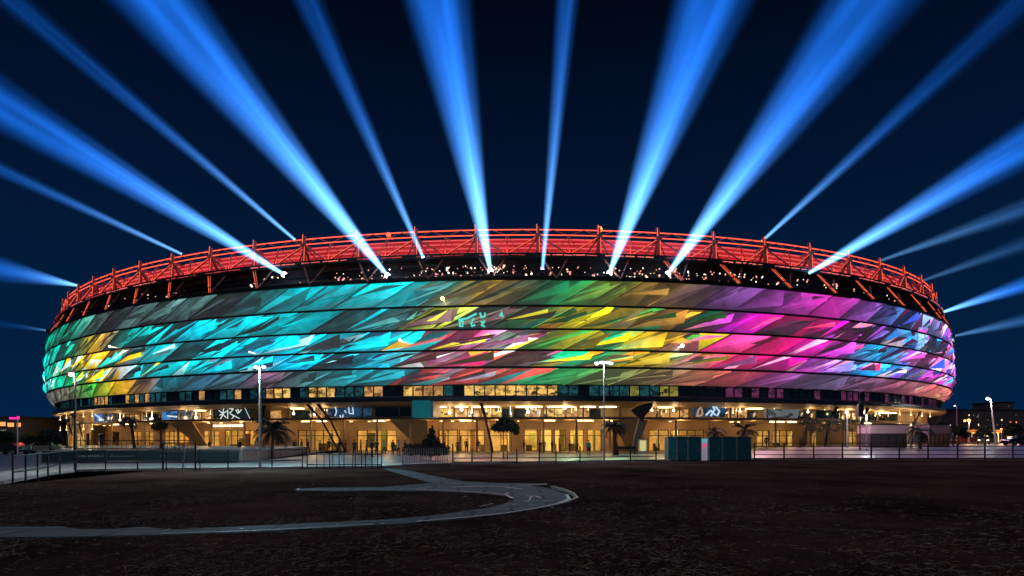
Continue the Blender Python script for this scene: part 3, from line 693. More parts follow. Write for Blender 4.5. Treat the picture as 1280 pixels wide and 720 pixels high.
# ring rails glowing orange red
for off, z, r_ in ((-2.7, 30.25, 0.075), (-2.5, 29.45, 0.07)):
    mb = SM(); mb.smooth = True; vs = []; n = 300; k_ = 6
    for i in range(n):
        P, N, T = frame(PER*i/n)
        for k in range(k_):
            w_ = 2*pi*k/k_; vs.append((P.x+N.x*(off+r_*cos(w_)), P.y+N.y*(off+r_*cos(w_)), z+r_*sin(w_)))
    mb.add(vs, [(i*k_+k, ((i+1) % n)*k_+k, ((i+1) % n)*k_+(k+1) % k_, i*k_+(k+1) % k_) for i in range(n) for k in range(k_)])
    mb.build('glowing_ring_rail', M_redtube)
M_ledline = glow('led_line_glow', lin((255, 100, 58)), 1.3)
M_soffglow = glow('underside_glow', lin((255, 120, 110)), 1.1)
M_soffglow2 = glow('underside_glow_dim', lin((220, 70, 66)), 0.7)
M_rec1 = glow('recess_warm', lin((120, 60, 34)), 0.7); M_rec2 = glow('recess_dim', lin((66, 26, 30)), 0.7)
M_limb = mat('orange_lit_steel', (0.45, 0.17, 0.10), 0.45)  # orange light on the struts put into the steel colour
st = sx_(673, -1.5) % BAY
for i in range(NB):
    s = st+i*BAY; P, N, T = frame(s); rz = atan2(N.y, N.x)
    h = BAY/2; mb = SM()
    top = ring(s, -1.5, 29.3)
    mb.beam(ring(s, -1.3, 26.2), ring(s, -1.5, 30.65), 0.3, 0.42)           # post through both rails
    mb.beam(ring(s-0.25, -1.6, 30.3), ring(s-0.25, -1.6, 31.0), 0.12, 0.12)
    mb.beam(ring(s, -2.9, 27.2), top, 0.3, 0.3)
    mb.beam(ring(s, -6.5, 29.7), top, 0.3, 0.3)
    mb.box(ring(s, -1.4, 29.35), (0.7, 0.8, 0.5), rz)
    mb.build('roof_truss', [M_trussteel])
    mb = SM()
    for sg in (-1, 1):
        mb.tube([top, ring(s+sg*h*0.98, -0.7, 26.7)], 0.11, 5)
        mb.tube([top, ring(s+sg*h*0.45, -2.7, 26.9)], 0.10, 5)
    mb.build('truss_diagonal', M_trussteel)
    mb = SM(); mb.tube([ring(s+h, -0.7, 26.6), ring(s+h, -1.4, 29.4)], 0.075, 5)
    for q in range(4): mb.tube([ring(s+h*q/2, -1.5, 30.2 if q % 2 else 29.45), ring(s+h*(q+1)/2, -1.5, 29.45 if q % 2 else 30.2)], 0.04, 4)
    mb.tube([ring(s+h, -1.4, 29.4), ring(s+h*1.45, -2.6, 27.2)], 0.06, 4); mb.tube([ring(s+h, -1.4, 29.4), ring(s+h*0.55, -2.6, 27.2)], 0.06, 4)
    mb.build('truss_lattice', M_trussteel)
    mb = SM(); mb.tube([ring(s+0.17, -1.02, 26.5), ring(s+0.17, -1.2, 29.2)], 0.045, 4); mb.tube([ring(s-0.2, -1.3, 29.2), ring(s-h*0.9, -0.56, 26.9)], 0.04, 4); mb.tube([ring(s-0.17, -1.2, 29.6), ring(s-0.17, -1.3, 30.9)], 0.05, 4)
    mb.build('led_line', M_ledline)
    if visible(s, 0):
        ld = bpy.data.lights.new('truss_flood', 'POINT'); ld.energy = 110; ld.color = (1.0, 0.12, 0.08); ld.shadow_soft_size = 0.3
        lo = bpy.data.objects.new('truss_flood', ld); COL.objects.link(lo); lo.location = ring(s+h, -0.3, 27.1)
    if visible(s, 5):
        mb = SM()
        mb.tube([ring(s+h*0.95, -0.7, 26.2), ring(s+h*0.55, -0.25, 23.0)], 0.10, 5)
        mb.build('support_strut', M_limb)
        mb = SM(); mb.tube([ring(s+h*0.1, -0.7, 26.2), ring(s+h*0.55, -0.25, 23.0)], 0.13, 5); so_ = mb.build('support_strut', M_limb)
        xs = ringx(s)
        if xs < 300 or xs > 860 or rnd.random() < 0.35:
            mb = SM(); mb.tube([ring(s+h*0.1, -0.55, 26.1), ring(s+h*0.55, -0.1, 23.2)], 0.03 if 300 < xs < 860 else 0.045, 4); mb.tube([ring(s+h*0.2, -0.55, 26.1), ring(s+h*0.62, -0.1, 23.2)], 0.022, 4); mb.build('led_line', M_ledline, so_) if False else mb.build('led_line', M_ledline)
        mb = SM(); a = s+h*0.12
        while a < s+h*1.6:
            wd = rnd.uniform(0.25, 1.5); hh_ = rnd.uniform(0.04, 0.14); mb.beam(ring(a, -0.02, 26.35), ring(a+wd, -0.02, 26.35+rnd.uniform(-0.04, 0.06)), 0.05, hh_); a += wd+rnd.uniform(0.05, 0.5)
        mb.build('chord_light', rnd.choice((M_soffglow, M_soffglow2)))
        mb = SM(); w2 = rnd.uniform(1.0, 3.5)                            # glowing bar added as a lit part of the gallery wall
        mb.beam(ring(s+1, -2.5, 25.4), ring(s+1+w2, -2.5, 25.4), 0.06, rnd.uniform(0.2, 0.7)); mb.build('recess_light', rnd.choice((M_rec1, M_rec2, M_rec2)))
# small lamps along the upper gallery
cl = [glow('spark_white', lin((255, 240, 215)), 2.6), glow('spark_warm', lin((255, 190, 140)), 1.8), glow('spark_pink', lin((255, 150, 150)), 1.5)]
def spark(mb, s):
    z = 23.2+rnd.random()**1.3*1.9; sz = rnd.choice((0.07, 0.09, 0.12, 0.2)); hh = sz*rnd.choice((0.8, 1.2, 2.4))
    P, N, T = frame(s); mb.box(ring(s, -1.4, z), (0.1, sz, hh), M=Matrix.Rotation(atan2(N.y, N.x), 3, 'Z') @ Matrix.Rotation(rnd.uniform(-0.8, 0.8), 3, 'X'))
for k in range(96):
    s = sx_(rnd.uniform(330, 960)); mb = SM(); spark(mb, s); mb.build('gallery_bulb', rnd.choice(cl))
mb = SM()
for k in range(230):
    mb.mi = rnd.randrange(3); s = sx_(rnd.uniform(80, 1180)) if k < 110 else sx_(rnd.uniform(400, 1060)); spark(mb, s)
o = mb.build('gallery_bulb', cl); tag(o, kind='stuff')
# single flood lamps on the cladding, one on the top rail
for x, y, off, r_, cc, g in ((553, 373, 1.2, 0.24, (255, 200, 110), 12), (853, 432, 1.5, 0.22, (255, 245, 240), 12), (500, 425, 1.5, 0.16, (255, 240, 220), 8), (312, 440, 1.4, 0.14, (240, 240, 235), 4), (752, 283, -2.7, 0.4, (255, 150, 70), 3.0), (482, 290, -2.7, 0.34, (255, 90, 60), 2.4), (137, 433, 1.3, 0.2, (255, 235, 220), 3)):
    s = sx_(x, off); mb = SM(); z = zat(s, off, y); mb.blob(ring(s, off, z), r_, 0, 0); mb.tube([ring(s, off, z), ring(s, off-1.6, z-0.1)], 0.05, 4)
    mb.build('flood_lamp', glow('flood_glow_%d_%d' % (x, y), lin(cc), g))
# pale strokes of the light show that read like letters, on the second band
t = SM(); gl = glow('stroke_cyan_glow', lin((90, 225, 210)), 1.0)
for pts in ([(573,396),(575,403),(575,408),(578,408),(579,402),(575,400)],[(575,400),(584,398),(596,392)],[(592,398),(589,404),(590,408),(594,406)],[(600,391),(602,397),(606,396),(606,391)],[(601,403),(606,401),(602,407),(606,408)],[(625,395),(627,390),(628,396)]):
    P_ = []
    for x, y in pts:
        s = sx_(x, 1.5); P_.append(ring(s, 1.5, zat(s, 1.5, y)))
    t.tube(P_, 0.15, 5)
t.build('light_show_mark', gl)

# ------------------------------------------------------------------ searchlights and their beams
def beam_mat(i, L, r0, r1, bright, fall, ext):
    bright *= 1.12
    m = bpy.data.materials.new('beam_air_%d' % i); m.use_nodes = True; nt = m.node_tree
    nt.nodes.remove(nt.nodes['Principled BSDF']); out = nt.nodes['Material Output']
    N_ = nt.nodes.new
    tc = N_('ShaderNodeTexCoord'); sp = N_('ShaderNodeSeparateXYZ'); nt.links.new(tc.outputs['Object'], sp.inputs[0])
    def math_(op, a, b=None, c=None):
        n = N_('ShaderNodeMath'); n.operation = op
        for k, v in enumerate((a, b, c)):
            if v is None: continue
            if isinstance(v, (int, float)): n.inputs[k].default_value = v
            else: nt.links.new(v, n.inputs[k])
        return n.outputs[0]
    z = sp.outputs['Z']
    rr = math_('MULTIPLY_ADD', z, (r1-r0)/L, r0)
    rho2 = math_('ADD', math_('MULTIPLY', sp.outputs['X'], sp.outputs['X']), math_('MULTIPLY', sp.outputs['Y'], sp.outputs['Y']))
    q = math_('DIVIDE', rho2, math_('MULTIPLY', rr, rr))
    edge = math_('MAXIMUM', math_('SUBTRACT', 1.0, q), 0.0)
    edge = math_('POWER', edge, 2.2)
    zn = math_('DIVIDE', z, L)
    cb = N_('ShaderNodeCombineXYZ'); nt.links.new(math_('DIVIDE', sp.outputs['X'], rr), cb.inputs[0]); nt.links.new(math_('DIVIDE', sp.outputs['Y'], rr), cb.inputs[1]); nt.links.new(math_('MULTIPLY', z, 0.012), cb.inputs[2])
    nzv = N_('ShaderNodeTexNoise'); nzv.inputs['Scale'].default_value = 2.3; nzv.inputs['Detail'].default_value = 2; nt.links.new(cb.outputs[0], nzv.inputs['Vector'])
    stk = N_('ShaderNodeMapRange'); stk.inputs['From Min'].default_value = 0.3; stk.inputs['From Max'].default_value = 0.7; stk.inputs['To Min'].default_value = 0.35; stk.inputs['To Max'].default_value = 1.75; nt.links.new(nzv.outputs['Fac'], stk.inputs[0])
    edge = math_('MULTIPLY', edge, stk.outputs[0])
    fa = math_('POWER', 2.71828, math_('MULTIPLY', zn, -fall))
    near = math_('MULTIPLY', math_('POWER', 2.71828, math_('MULTIPLY', zn, -fall*4.6-1.7*ext)), 3.4)
    st_ = math_('MULTIPLY', math_('ADD', fa, near), math_('DIVIDE', math_('MULTIPLY', edge, bright), rr))
    k_ = math_('DIVIDE', math_('MULTIPLY', edge, bright), rr)
    em = N_('ShaderNodeEmission'); em.inputs['Color'].default_value = (0.012, 0.215, 1.12, 1)
    nt.links.new(math_('MULTIPLY', fa, k_), em.inputs['Strength'])
    em2 = N_('ShaderNodeEmission'); em2.inputs['Color'].default_value = (0.22, 0.58, 1.0, 1)
    nt.links.new(math_('MULTIPLY', near, k_), em2.inputs['Strength'])
    ad = N_('ShaderNodeAddShader'); nt.links.new(em.outputs[0], ad.inputs[0]); nt.links.new(em2.outputs[0], ad.inputs[1])
    nt.links.new(ad.outputs[0], out.inputs['Volume'])
    m.cycles.volume_step_rate = 1.0
    return m
M_lens = glow('searchlight_lens', lin((225, 240, 255)), 25.0)
M_lensdim = glow('searchlight_lens_dim', lin((190, 215, 255)), 4.0)
# (base x, base y, mount, end x, end y, end width px, brightness, falloff, label)
beams = [
 (56, 414, 'side', 0, 405, 9, 0.07, 1.0, 'faint searchlight at the far left end, its thin beam nearly level'),
 (97, 357, 'roof', 0, 337, 30, 0.42, 0.8, 'searchlight low on the left curve of the roof with a blue beam going left'),
 (228, 318, 'roof', 0, 212, 18, 0.24, 0.8, 'searchlight on the left roof rim with a thin dim beam below a broad one'),
 (355, 343, 'front', 0, 130, 62, 0.85, 1.2, 'searchlight above the grey cladding throwing a broad blue beam to the left edge'),
 (369, 300, 'roof', 15, 0, 34, 0.32, 1.6, 'searchlight behind the truss with a narrow beam to the upper left corner'),
 (484, 344, 'front', 200, 0, 92, 1.05, 1.0, 'searchlight over the turquoise cladding with a wide bright beam leaning left'),
 (529, 322, 'front', 385, 0, 36, 0.38, 1.2, 'searchlight behind the lower chord with a slim beam left of the tall bright one'),
 (613, 338, 'front', 547, 0, 80, 1.05, 0.9, 'searchlight with a wide nearly upright beam above the olive cladding'),
 (678, 337, 'front', 709, 0, 28, 0.42, 0.8, 'searchlight with a slim upright beam near the roof centre'),
 (762, 341, 'front', 890, 0, 92, 1.1, 1.0, 'searchlight with a wide beam leaning right beside the orange rooftop lamp'),
 (835, 342, 'front', 1088, 0, 100, 1.0, 1.2, 'searchlight above the purple cladding with a wide beam to the upper right'),
 (952, 302, 'roof', 1270, 8, 40, 0.28, 1.7, 'searchlight behind the truss with a narrow fading beam to the upper right corner'),
 (1010, 342, 'chord', 1280, 183, 52, 0.72, 0.8, 'searchlight on the right of the roof with a broad beam towards the right edge'),
 (1100, 326, 'roof', 1280, 261, 26, 0.05, 0.0, 'weak searchlight on the right rim with a faint smoky beam'),
 (1150, 352, 'roof', 1280, 305, 20, 0.03, 0.0, 'searchlight behind the right rim with a barely visible beam'),
 (1176, 391, 'roof', 1280, 356, 20, 0.5, 0.6, 'searchlight at the right end of the roof with a bright low beam'),
 (1195, 420, 'side', 1280, 400, 16, 0.06, 0.0, 'faint searchlight at the far right end, its beam nearly level'),
]
for i, (bx, by, mount, ex, ey, wd, br, fall, lab) in enumerate(beams):
    off = {'side': 1.0, 'roof': -3.8, 'front': -0.3, 'chord': -0.2}[mount]
    s = sx_(bx, off) if XL+3 < bx < XR-3 else (SL+2 if bx < 640 else SR-2)
    if bx == 97: s = sx_(99, off)
    base = ring(s, off, 0); base = pp(bx, by, base.y)
    if i == 0: base = pp(58, 413, ring(SL+6, 1.0, 0).y)
    if i == 16: base = pp(1193, 420, ring(SR-6, 1.0, 0).y)
    Yb = base.y
    dpx = sqrt((ex-bx)**2+(ey-by)**2)
    Ye = Yb*(1.0+0.12*min(1, dpx/350.0))
    end = pp(ex, ey, Ye)
    d = end-base; L0 = d.length; d.normalize()
    ext = 2.4 if dpx > 150 else 5.0
    L = L0*ext
    r1 = 0.60*wd/F*Ye*ext; r0 = 0.28
    t_ = empty('searchlight', base); tag(t_, lab, 'searchlight', 'searchlights around the roof rim')
    q = Vector((0, 0, 1)).rotation_difference(d)
    mb = MB(); n = 20; K = 6; vs = []; fs = []
    for j in range(K+1):
        for k in range(n):
            r_ = r0+(r1-r0)*j/K; vs.append((r_*cos(2*pi*k/n), r_*sin(2*pi*k/n), L*j/K))
    for j in range(K):
        for k in range(n): fs.append((j*n+k, j*n+(k+1) % n, (j+1)*n+(k+1) % n, (j+1)*n+k))
    fs.append(tuple(range(n))[::-1]); fs.append(tuple(K*n+k for k in range(n)))
    mb.add(vs, fs)
    bo = mb.build('light_beam', beam_mat(i, L, r0, r1, br, fall*ext, ext), t_); bo.rotation_mode = 'QUATERNION'; bo.rotation_quaternion = q
    mb = MB(); mb.tube([(0, 0, -0.75), (0, 0, -0.6), (0, 0, -0.12)], [0.12, 0.24, 0.3], 12); mb.tube([(0.36, 0, -0.35), (0.36, 0, -0.9), (-0.36, 0, -0.9), (-0.36, 0, -0.35)], 0.04, 5)
    ho = mb.build('lamp_housing', M_steel, t_); ho.rotation_mode = 'QUATERNION'; ho.rotation_quaternion = q
    mb = MB(); mb.smooth = True; mb.blob((0, 0, -0.05), 0.36 if mount == 'front' and br > 0.5 else 0.2, 1, 0)
    le = mb.build('lens', M_lens if br > 0.35 and mount == 'front' else M_lensdim, ho)
    mb = MB(); mb.tube([(0, 0, -0.9), (0, 0, -1.6)], 0.06, 5); mb.box((0, 0, -1.62), (0.5, 0.5, 0.06)); mb.build('mounting_post', M_steel, t_)

# ------------------------------------------------------------------ ground
def wet_mat(name, c1, c2, r0, r1, scale, bump=0.0, bscale=30, spec=0.5, paving=0.0):
    m = bpy.data.materials.new(name); m.use_nodes = True; nt = m.node_tree; b = nt.nodes['Principled BSDF']
    tc = nt.nodes.new('ShaderNodeTexCoord')
    n = nt.nodes.new('ShaderNodeTexNoise'); n.inputs['Scale'].default_value = scale; n.inputs['Detail'].default_value = 8; n.inputs['Roughness'].default_value = 0.7
    nt.links.new(tc.outputs['Object'], n.inputs['Vector'])
    r = nt.nodes.new('ShaderNodeValToRGB'); r.color_ramp.elements[0].position = 0.35; r.color_ramp.elements[1].position = 0.65
    r.color_ramp.elements[0].color = (*c1, 1); r.color_ramp.elements[1].color = (*c2, 1)
    nt.links.new(n.outputs['Fac'], r.inputs[0]); src = r.outputs[0]
    if paving:
        bk = nt.nodes.new('ShaderNodeTexBrick'); bk.inputs['Scale'].default_value = paving; bk.inputs['Mortar Size'].default_value = 0.015
        bk.inputs['Color1'].default_value = (1, 1, 1, 1); bk.inputs['Color2'].default_value = (0.8, 0.8, 0.8, 1); bk.inputs['Mortar'].default_value = (0.4, 0.4, 0.4, 1)
        nt.links.new(tc.outputs['Object'], bk.inputs['Vector'])
        mm = nt.nodes.new('ShaderNodeMix'); mm.data_type = 'RGBA'; mm.blend_type = 'MULTIPLY'; mm.inputs[0].default_value = 1.0
        nt.links.new(src, mm.inputs[6]); nt.links.new(bk.outputs['Color'], mm.inputs[7]); src = mm.outputs[2]
    nt.links.new(src, b.inputs['Base Color'])
    mr = nt.nodes.new('ShaderNodeMapRange'); mr.inputs['From Min'].default_value = 0.3; mr.inputs['From Max'].default_value = 0.7
    mr.inputs['To Min'].default_value = r0; mr.inputs['To Max'].default_value = r1
    nt.links.new(n.outputs['Fac'], mr.inputs[0]); nt.links.new(mr.outputs[0], b.inputs['Roughness']); b.inputs['Specular IOR Level'].default_value = spec
    if bump:
        n2 = nt.nodes.new('ShaderNodeTexNoise'); n2.inputs['Scale'].default_value = bscale; n2.inputs['Detail'].default_value = 8
        nt.links.new(tc.outputs['Object'], n2.inputs['Vector'])
        bp = nt.nodes.new('ShaderNodeBump'); bp.inputs['Strength'].default_value = bump; bp.inputs['Distance'].default_value = 0.05
        nt.links.new(n2.outputs['Fac'], bp.inputs['Height']); nt.links.new(bp.outputs[0], b.inputs['Normal'])
    return m
M_asph = wet_mat('asphalt', (0.035, 0.035, 0.04), (0.06, 0.06, 0.065), 0.5, 0.75, 0.6, 0.2)
M_plaza = wet_mat('plaza_paving', (0.22, 0.21, 0.24), (0.36, 0.34, 0.38), 0.25, 0.45, 0.25, 0.08, 12, 0.6, 0.35)
M_pathm = wet_mat('path_concrete', (0.09, 0.15, 0.18), (0.24, 0.33, 0.37), 0.7, 0.9, 0.8, 0.15, 20, 0.25, 0.25)
M_soil = wet_mat('dark_soil', (0.030, 0.020, 0.018), (0.125, 0.080, 0.066), 0.9, 1.0, 0.22, 0.7, 7, 0.0)
M_kerb = wet_mat('kerb_concrete', (0.3, 0.3, 0.3), (0.45, 0.44, 0.43), 0.5, 0.7, 1.5)

mb = MB(); mb.add([(-2500, -300, -0.03), (2500, -300, -0.03), (2500, 5000, -0.03), (-2500, 5000, -0.03)], [(0, 1, 2, 3)])
tag(mb.build('ground', M_asph), 'dark ground out to the horizon', kind='structure')
edge = [gp(-60, 612), gp(0, 605.5), gp(30, 600), gp(60, 594), gp(95, 589.5), gp(200, 587.5), gp(300, 586.5), gp(480, 584.5), gp(520, 582), gp(560, 580.5), gp(640, 579), gp(740, 577.5), gp(830, 576), gp(940, 574.5), gp(1100, 574), gp(1280, 573.5), gp(1500, 573.5)]
edge = [Vector((-60, 6, 0))]+edge+[Vector((140, 56, 0))]
mb = MB(); n = len(edge)
fine = []
for i in range(n-1):
    for q in range(4): fine.append(edge[i].lerp(edge[i+1], q/4))
fine.append(edge[-1]); steps = [0, 0.004, 0.02, 0.04, 0.06, 0.08, 0.1, 0.13, 0.2, 0.4, 1.0]; vs = []; mb.smooth = True
for k in steps:
    for p in fine:
        X, Y = p.x*(1+0.6*k), p.y+(320-p.y)*k; vs.append((X, Y, zg(X, Y)))
m_ = len(fine); mb.add(vs, [(j*m_+i, j*m_+i+1, (j+1)*m_+i+1, (j+1)*m_+i) for j in range(len(steps)-1) for i in range(m_-1)])
tag(mb.build('plaza', M_plaza), 'pale plaza paving around the stadium', kind='structure')
st_ = [gp(-60, 596), gp(0, 590), gp(52, 581), gp(95, 579.5), gp(200, 579), gp(300, 579), gp(480, 579.5), gp(560, 578.2), gp(640, 577.2), gp(740, 576), gp(830, 574.6), gp(940, 573.4), gp(1100, 572.9), gp(1280, 572.5)]
ed_ = [gp(-60, 611), gp(0, 605), gp(52, 595.5), gp(95, 589.2), gp(200, 587.2), gp(300, 586.3), gp(480, 584.2), gp(560, 580.3), gp(640, 578.8), gp(740, 577.3), gp(830, 575.8), gp(940, 574.3), gp(1100, 573.8), gp(1280, 573.3)]
mb = MB(); n_ = len(ed_); mb.add([(p.x, p.y, 0.005) for p in ed_]+[(p.x, p.y, 0.005) for p in st_], [(i, i+1, n_+i+1, n_+i) for i in range(n_-1)])
tag(mb.build('pavement', wet_mat('pale_pavement', (0.5, 0.58, 0.57), (0.66, 0.72, 0.7), 0.3, 0.5, 0.4, 0.05, 10, 0.6, 0.3)), 'pale pavement strip along the edge of the field', kind='structure')
mb = MB(); vs = [(p.x, p.y, -0.015) for p in edge]+[(p.x, -40, -0.015) for p in edge]
mb.add(vs, [(n+i, n+i+1, i+1, i) for i in range(n-1)])
tag(mb.build('field', M_soil), 'dark bare soil field in front of the fence', kind='structure')
mb = MB()
for i in range(n-1):
    a, b_ = edge[i], edge[i+1]; d = (b_-a).normalized(); mb.beam(a+Vector((0, 0, 0.05))+d*0.01, b_+Vector((0, 0, 0.05))-d*0.01, 0.22, 0.15)
tag(mb.build('kerb', M_kerb), 'concrete kerb between field and plaza', kind='structure')
path = [(478,585.5),(498,586.3),(519.5,590),(549,596.5),(581,602),(626,604),(684,604.5),(683,606.2),(662,607.7),(680,609.5),(694,612.8),(709,618.5),(713,624.5),(698,631),(666,637.7),(631,643),(586,648),(519.5,653.7),(466,657),(400,661),(310,665.5),(200,669),(100,671),(-60,673),
        (-60,659.5),(40,659),(75,658.4),(98,661.5),(140,661.5),(180,659),(212,662.5),(300,658.5),(400,653.5),(460,651),(514,647.6),(572.6,640.4),(612.5,635),(634,628.8),(641.7,624.5),(634,620.6),(612.5,617.8),(565,615),(519.5,613.8),(450,613.6),(400,613.8),(371,613.3),(374,611),(400,609.8),(440,609.6),(480,609),(541,604),(519.5,598),(493,590.4)]
mb = MB(); PV = [gp(x, y) for x, y in path]
mb.add([(p.x, p.y, 0.01) for p in PV]+[(p.x, p.y, -0.02) for p in PV], [tuple(range(len(PV)))[::-1]]+[(i, (i+1) % len(PV), len(PV)+(i+1) % len(PV), len(PV)+i) for i in range(len(PV))])
po = mb.build('path', M_pathm); tag(po, 'pale curved footpath across the field', kind='structure')
M_mark = mat('white_marking', (0.85, 0.88, 0.88), 0.5, noise=0.25, nscale=3)
mb = MB()
def line_px(pts, w_, z=0.02, mbx=None):
    V = [gp(x, y) for x, y in pts]
    for i in range(len(V)-1):
        a, b_ = V[i], V[i+1]; d = (b_-a); d.normalize(); nn = Vector((-d.y, d.x, 0))*w_/2
        (mbx or mb).add([(q.x, q.y, z) for q in (a+nn, a-nn, b_-nn, b_+nn)], [(0, 1, 2, 3), (3, 2, 1, 0)][:1])
line_px([(708,618.7),(711.5,624.3),(697,630.4),(665,636.9),(631,642.2),(586,647),(519.5,652.8)], 0.11)
line_px([(466,656.2),(400,660),(310,664.5),(200,668)], 0.07)
line_px([(519.5,612.4),(565,613.7),(612.5,616.6),(632,619),(641,623.6)], 0.12)
line_px([(564,609.6),(600,608.2),(630,609),(652,612)], 0.14)
line_px([(500,611.5),(534,611.6)], 0.10)
line_px([(650,607.6),(684,605.4)], 0.10)
line_px([(656,621),(669,620.5),(676,623)], 0.10); line_px([(664,621),(662,626),(655,628)], 0.06); line_px([(680,626.5),(684,627)], 0.05)
line_px([(625,634.6),(633,634)], 0.05); line_px([(641,632),(646,630.5)], 0.05); line_px([(660,632),(669,631.6)], 0.05); line_px([(600,633.8),(616,630)], 0.05)
line_px([(631,619),(635,616.4)], 0.08)
for x, y in ((598,641.5),(572,643.5),(557,645.8),(523,651.8),(476,655.7),(445,657.6),(420,656.8),(300,662)): line_px([(x, y), (x+3.5, y-0.4)], 0.07)
line_px([(205,664.5),(213,661.8)], 0.04); line_px([(371,613),(374,611.2)], 0.1)
tag(mb.build('path_markings', M_mark), 'worn white lines on the footpath', kind='structure')
mb = MB(); V = [gp(x, y) for x, y in ((690,609.8),(706,614),(716.5,619),(721.5,624.5),(708,630.6),(690,635))]
for i in range(len(V)-1): mb.beam(V[i]+Vector((0, 0, 0.03)), V[i+1]+Vector((0, 0, 0.03)), 0.09, 0.1)
tag(mb.build('path_edging', M_kerb), 'low edging stone outside the bend of the path', kind='structure')

# dry grass stems over the soil
rg = random.Random(5)
def inpath(x, y):
    c = False; j = len(PV)-1
    for i in range(len(PV)):
        a, b_ = PV[i], PV[j]
        if (a.y > y) != (b_.y > y) and x < (b_.x-a.x)*(y-a.y)/(b_.y-a.y)+a.x: c = not c
        j = i
    return c
from mathutils import noise as mn
M_g1 = mat('dry_stem', (0.38, 0.28, 0.21), 0.7, noise=0.4, nscale=0.5)
M_g2 = mat('dark_stem', (0.16, 0.09, 0.06), 0.7, noise=0.4, nscale=0.5)
M_g3 = mat('blue_grey_stem', (0.22, 0.26, 0.26), 0.6, noise=0.4, nscale=0.5)
mb = MB(); cnt = 0
while cnt < 34000:
    Y = 4.5+rg.random()**1.7*30; X = rg.uniform(-1.05, 1.05)*Y
    dn = 0.6*mn.noise(Vector((X*0.35, Y*0.35, 0)))+0.5*mn.noise(Vector((X*1.7, Y*1.7, 4)))
    if rg.random() > 0.45+dn*1.2: continue
    if inpath(X, Y): continue
    if rg.random() < (Y-12)/14.0 or rg.random() < (X-3)/14.0: continue
    cnt += 1
    mb.mi = rg.choices((0, 1, 2), (0.3, 0.5, 0.2 if dn < 0.15 else 0.5))[0]
    L = rg.uniform(0.05, 0.22); a = rg.uniform(0, 2*pi); cv = rg.uniform(-2.2, 2.2); w_ = rg.uniform(0.0015, 0.004)*(1+Y*0.05)
    p = Vector((X, Y, -0.01)); el = rg.uniform(0.05, 0.7); vs = []
    for k in range(5):
        sd_ = Vector((-sin(a), cos(a), 0))*w_*(1-k/5.5)+Vector((0, 0, w_*0.6))
        vs += [p-sd_, p+sd_]
        p = p+Vector((cos(a)*cos(el), sin(a)*cos(el), sin(el)))*L/4; a += cv/4; el -= 0.3
        if p.z < 0: p.z = 0.003
    mb.add(vs, [(2*k, 2*k+1, 2*k+3, 2*k+2) for k in range(4)])
tag(mb.build('grass', [M_g1, M_g2, M_g3]), 'dry curled stems and tufts scattered on the soil', 'grass', kind='stuff')
mb = MB()
for k in range(500):
    Y = 4.5+rg.random()**1.6*22; X = rg.uniform(-1, 1)*Y
    if inpath(X, Y): continue
    mb.blob((X, Y, -0.01), rg.uniform(0.006, 0.02), 0, 0.3, (1, 1, 0.6))
tag(mb.build('gravel', mat('clods', (0.06, 0.034, 0.022), 0.9, noise=0.5, nscale=2)), 'small clods of earth on the field', 'gravel', kind='stuff')

# ------------------------------------------------------------------ fences
def fence(name, label, cat, pts, h, rails, mp, mrl, pr=0.035, post_name='post', group=None, lean=None):
    """pts: ground points of the posts"""
    o = pts[0]; t = empty(name, o); tag(t, label, cat, group)
    for i, p in enumerate(pts):
        q = p-o; mb = MB(); hh = h[i] if hasattr(h, '__len__') else h
        ln = lean[i] if lean else 0
        mb.tube([q, q+Vector((ln, 0, hh))], pr, 6); mb.box(q+Vector((0, 0, 0.01)), (pr*4, pr*4, 0.02)); mb.build(post_name, mp, t)
    for z in rails:
        mb = MB()
        for i in range(len(pts)-1):
            mb.tube([pts[i]-o+Vector((0, 0, z)), pts[i+1]-o+Vector((0, 0, z))], 0.036, 5)
        mb.build('rail', mrl, t)
    return t
M_fred = mat('fence_red_brown', (0.05, 0.012, 0.018), 0.45, 0.0, noise=0.2, nscale=2)
fence('metal_fence', 'dark red railing with four rails to the right of the teal cabins', 'fence', [gp(x, 574.6) for x in (943,980,1017,1053,1089,1124,1160,1197,1231,1266,1302,1338)], 1.52, (0.12, 0.45, 0.85, 1.2, 1.48), M_fred, M_fred, 0.065)
fence('metal_fence', 'black railing with low double rails left of the teal cabins', 'fence', [gp(x, y) for x, y in ((566,579.5),(590,579.5),(614,579.3),(646,579.3),(674,579),(695,578.6),(725,578.2),(755,577.8),(788,577.4),(820,577)) ], [1.5,1.1,1.5,1.1,1.35,1.5,1.3,1.3,1.35,1.3], (0.12, 0.42), M_fence, M_fence, 0.055)
fence('metal_fence', 'black post and rail fence along the edge of the field below the terrace wall', 'fence', [gp(x, y) for x, y in ((16,607),(32,604.5),(47,601),(60,598),(75,593),(95,590),(132,588.8),(172,588.5),(208,588.3),(250,588),(285,587.8),(340,587),(378,586))], 1.25, (1.2, 0.55), M_fence, M_fence, 0.035)
fence('metal_fence', 'black fence of close uneven bars between the double headed lamp and the crowd barrier', 'fence', [gp(x, 585.5+rg.uniform(-.4, .4)) for x in (384,396,405,412,416,424,430,441,444,452,457,465,472,477)], [1.0+rg.uniform(0, .35) for _ in range(14)], (0.9, 0.25), M_fence, M_fence, 0.032)
fence('terrace_railing', 'black railing with thin bars standing on the terrace wall', 'railing', [gp(x, 562.5, 0.9)+Vector((0, 0, 0)) for x in range(92, 246, 6)], 0.85, (0.82, 0.1), M_fence, M_fence, 0.014)
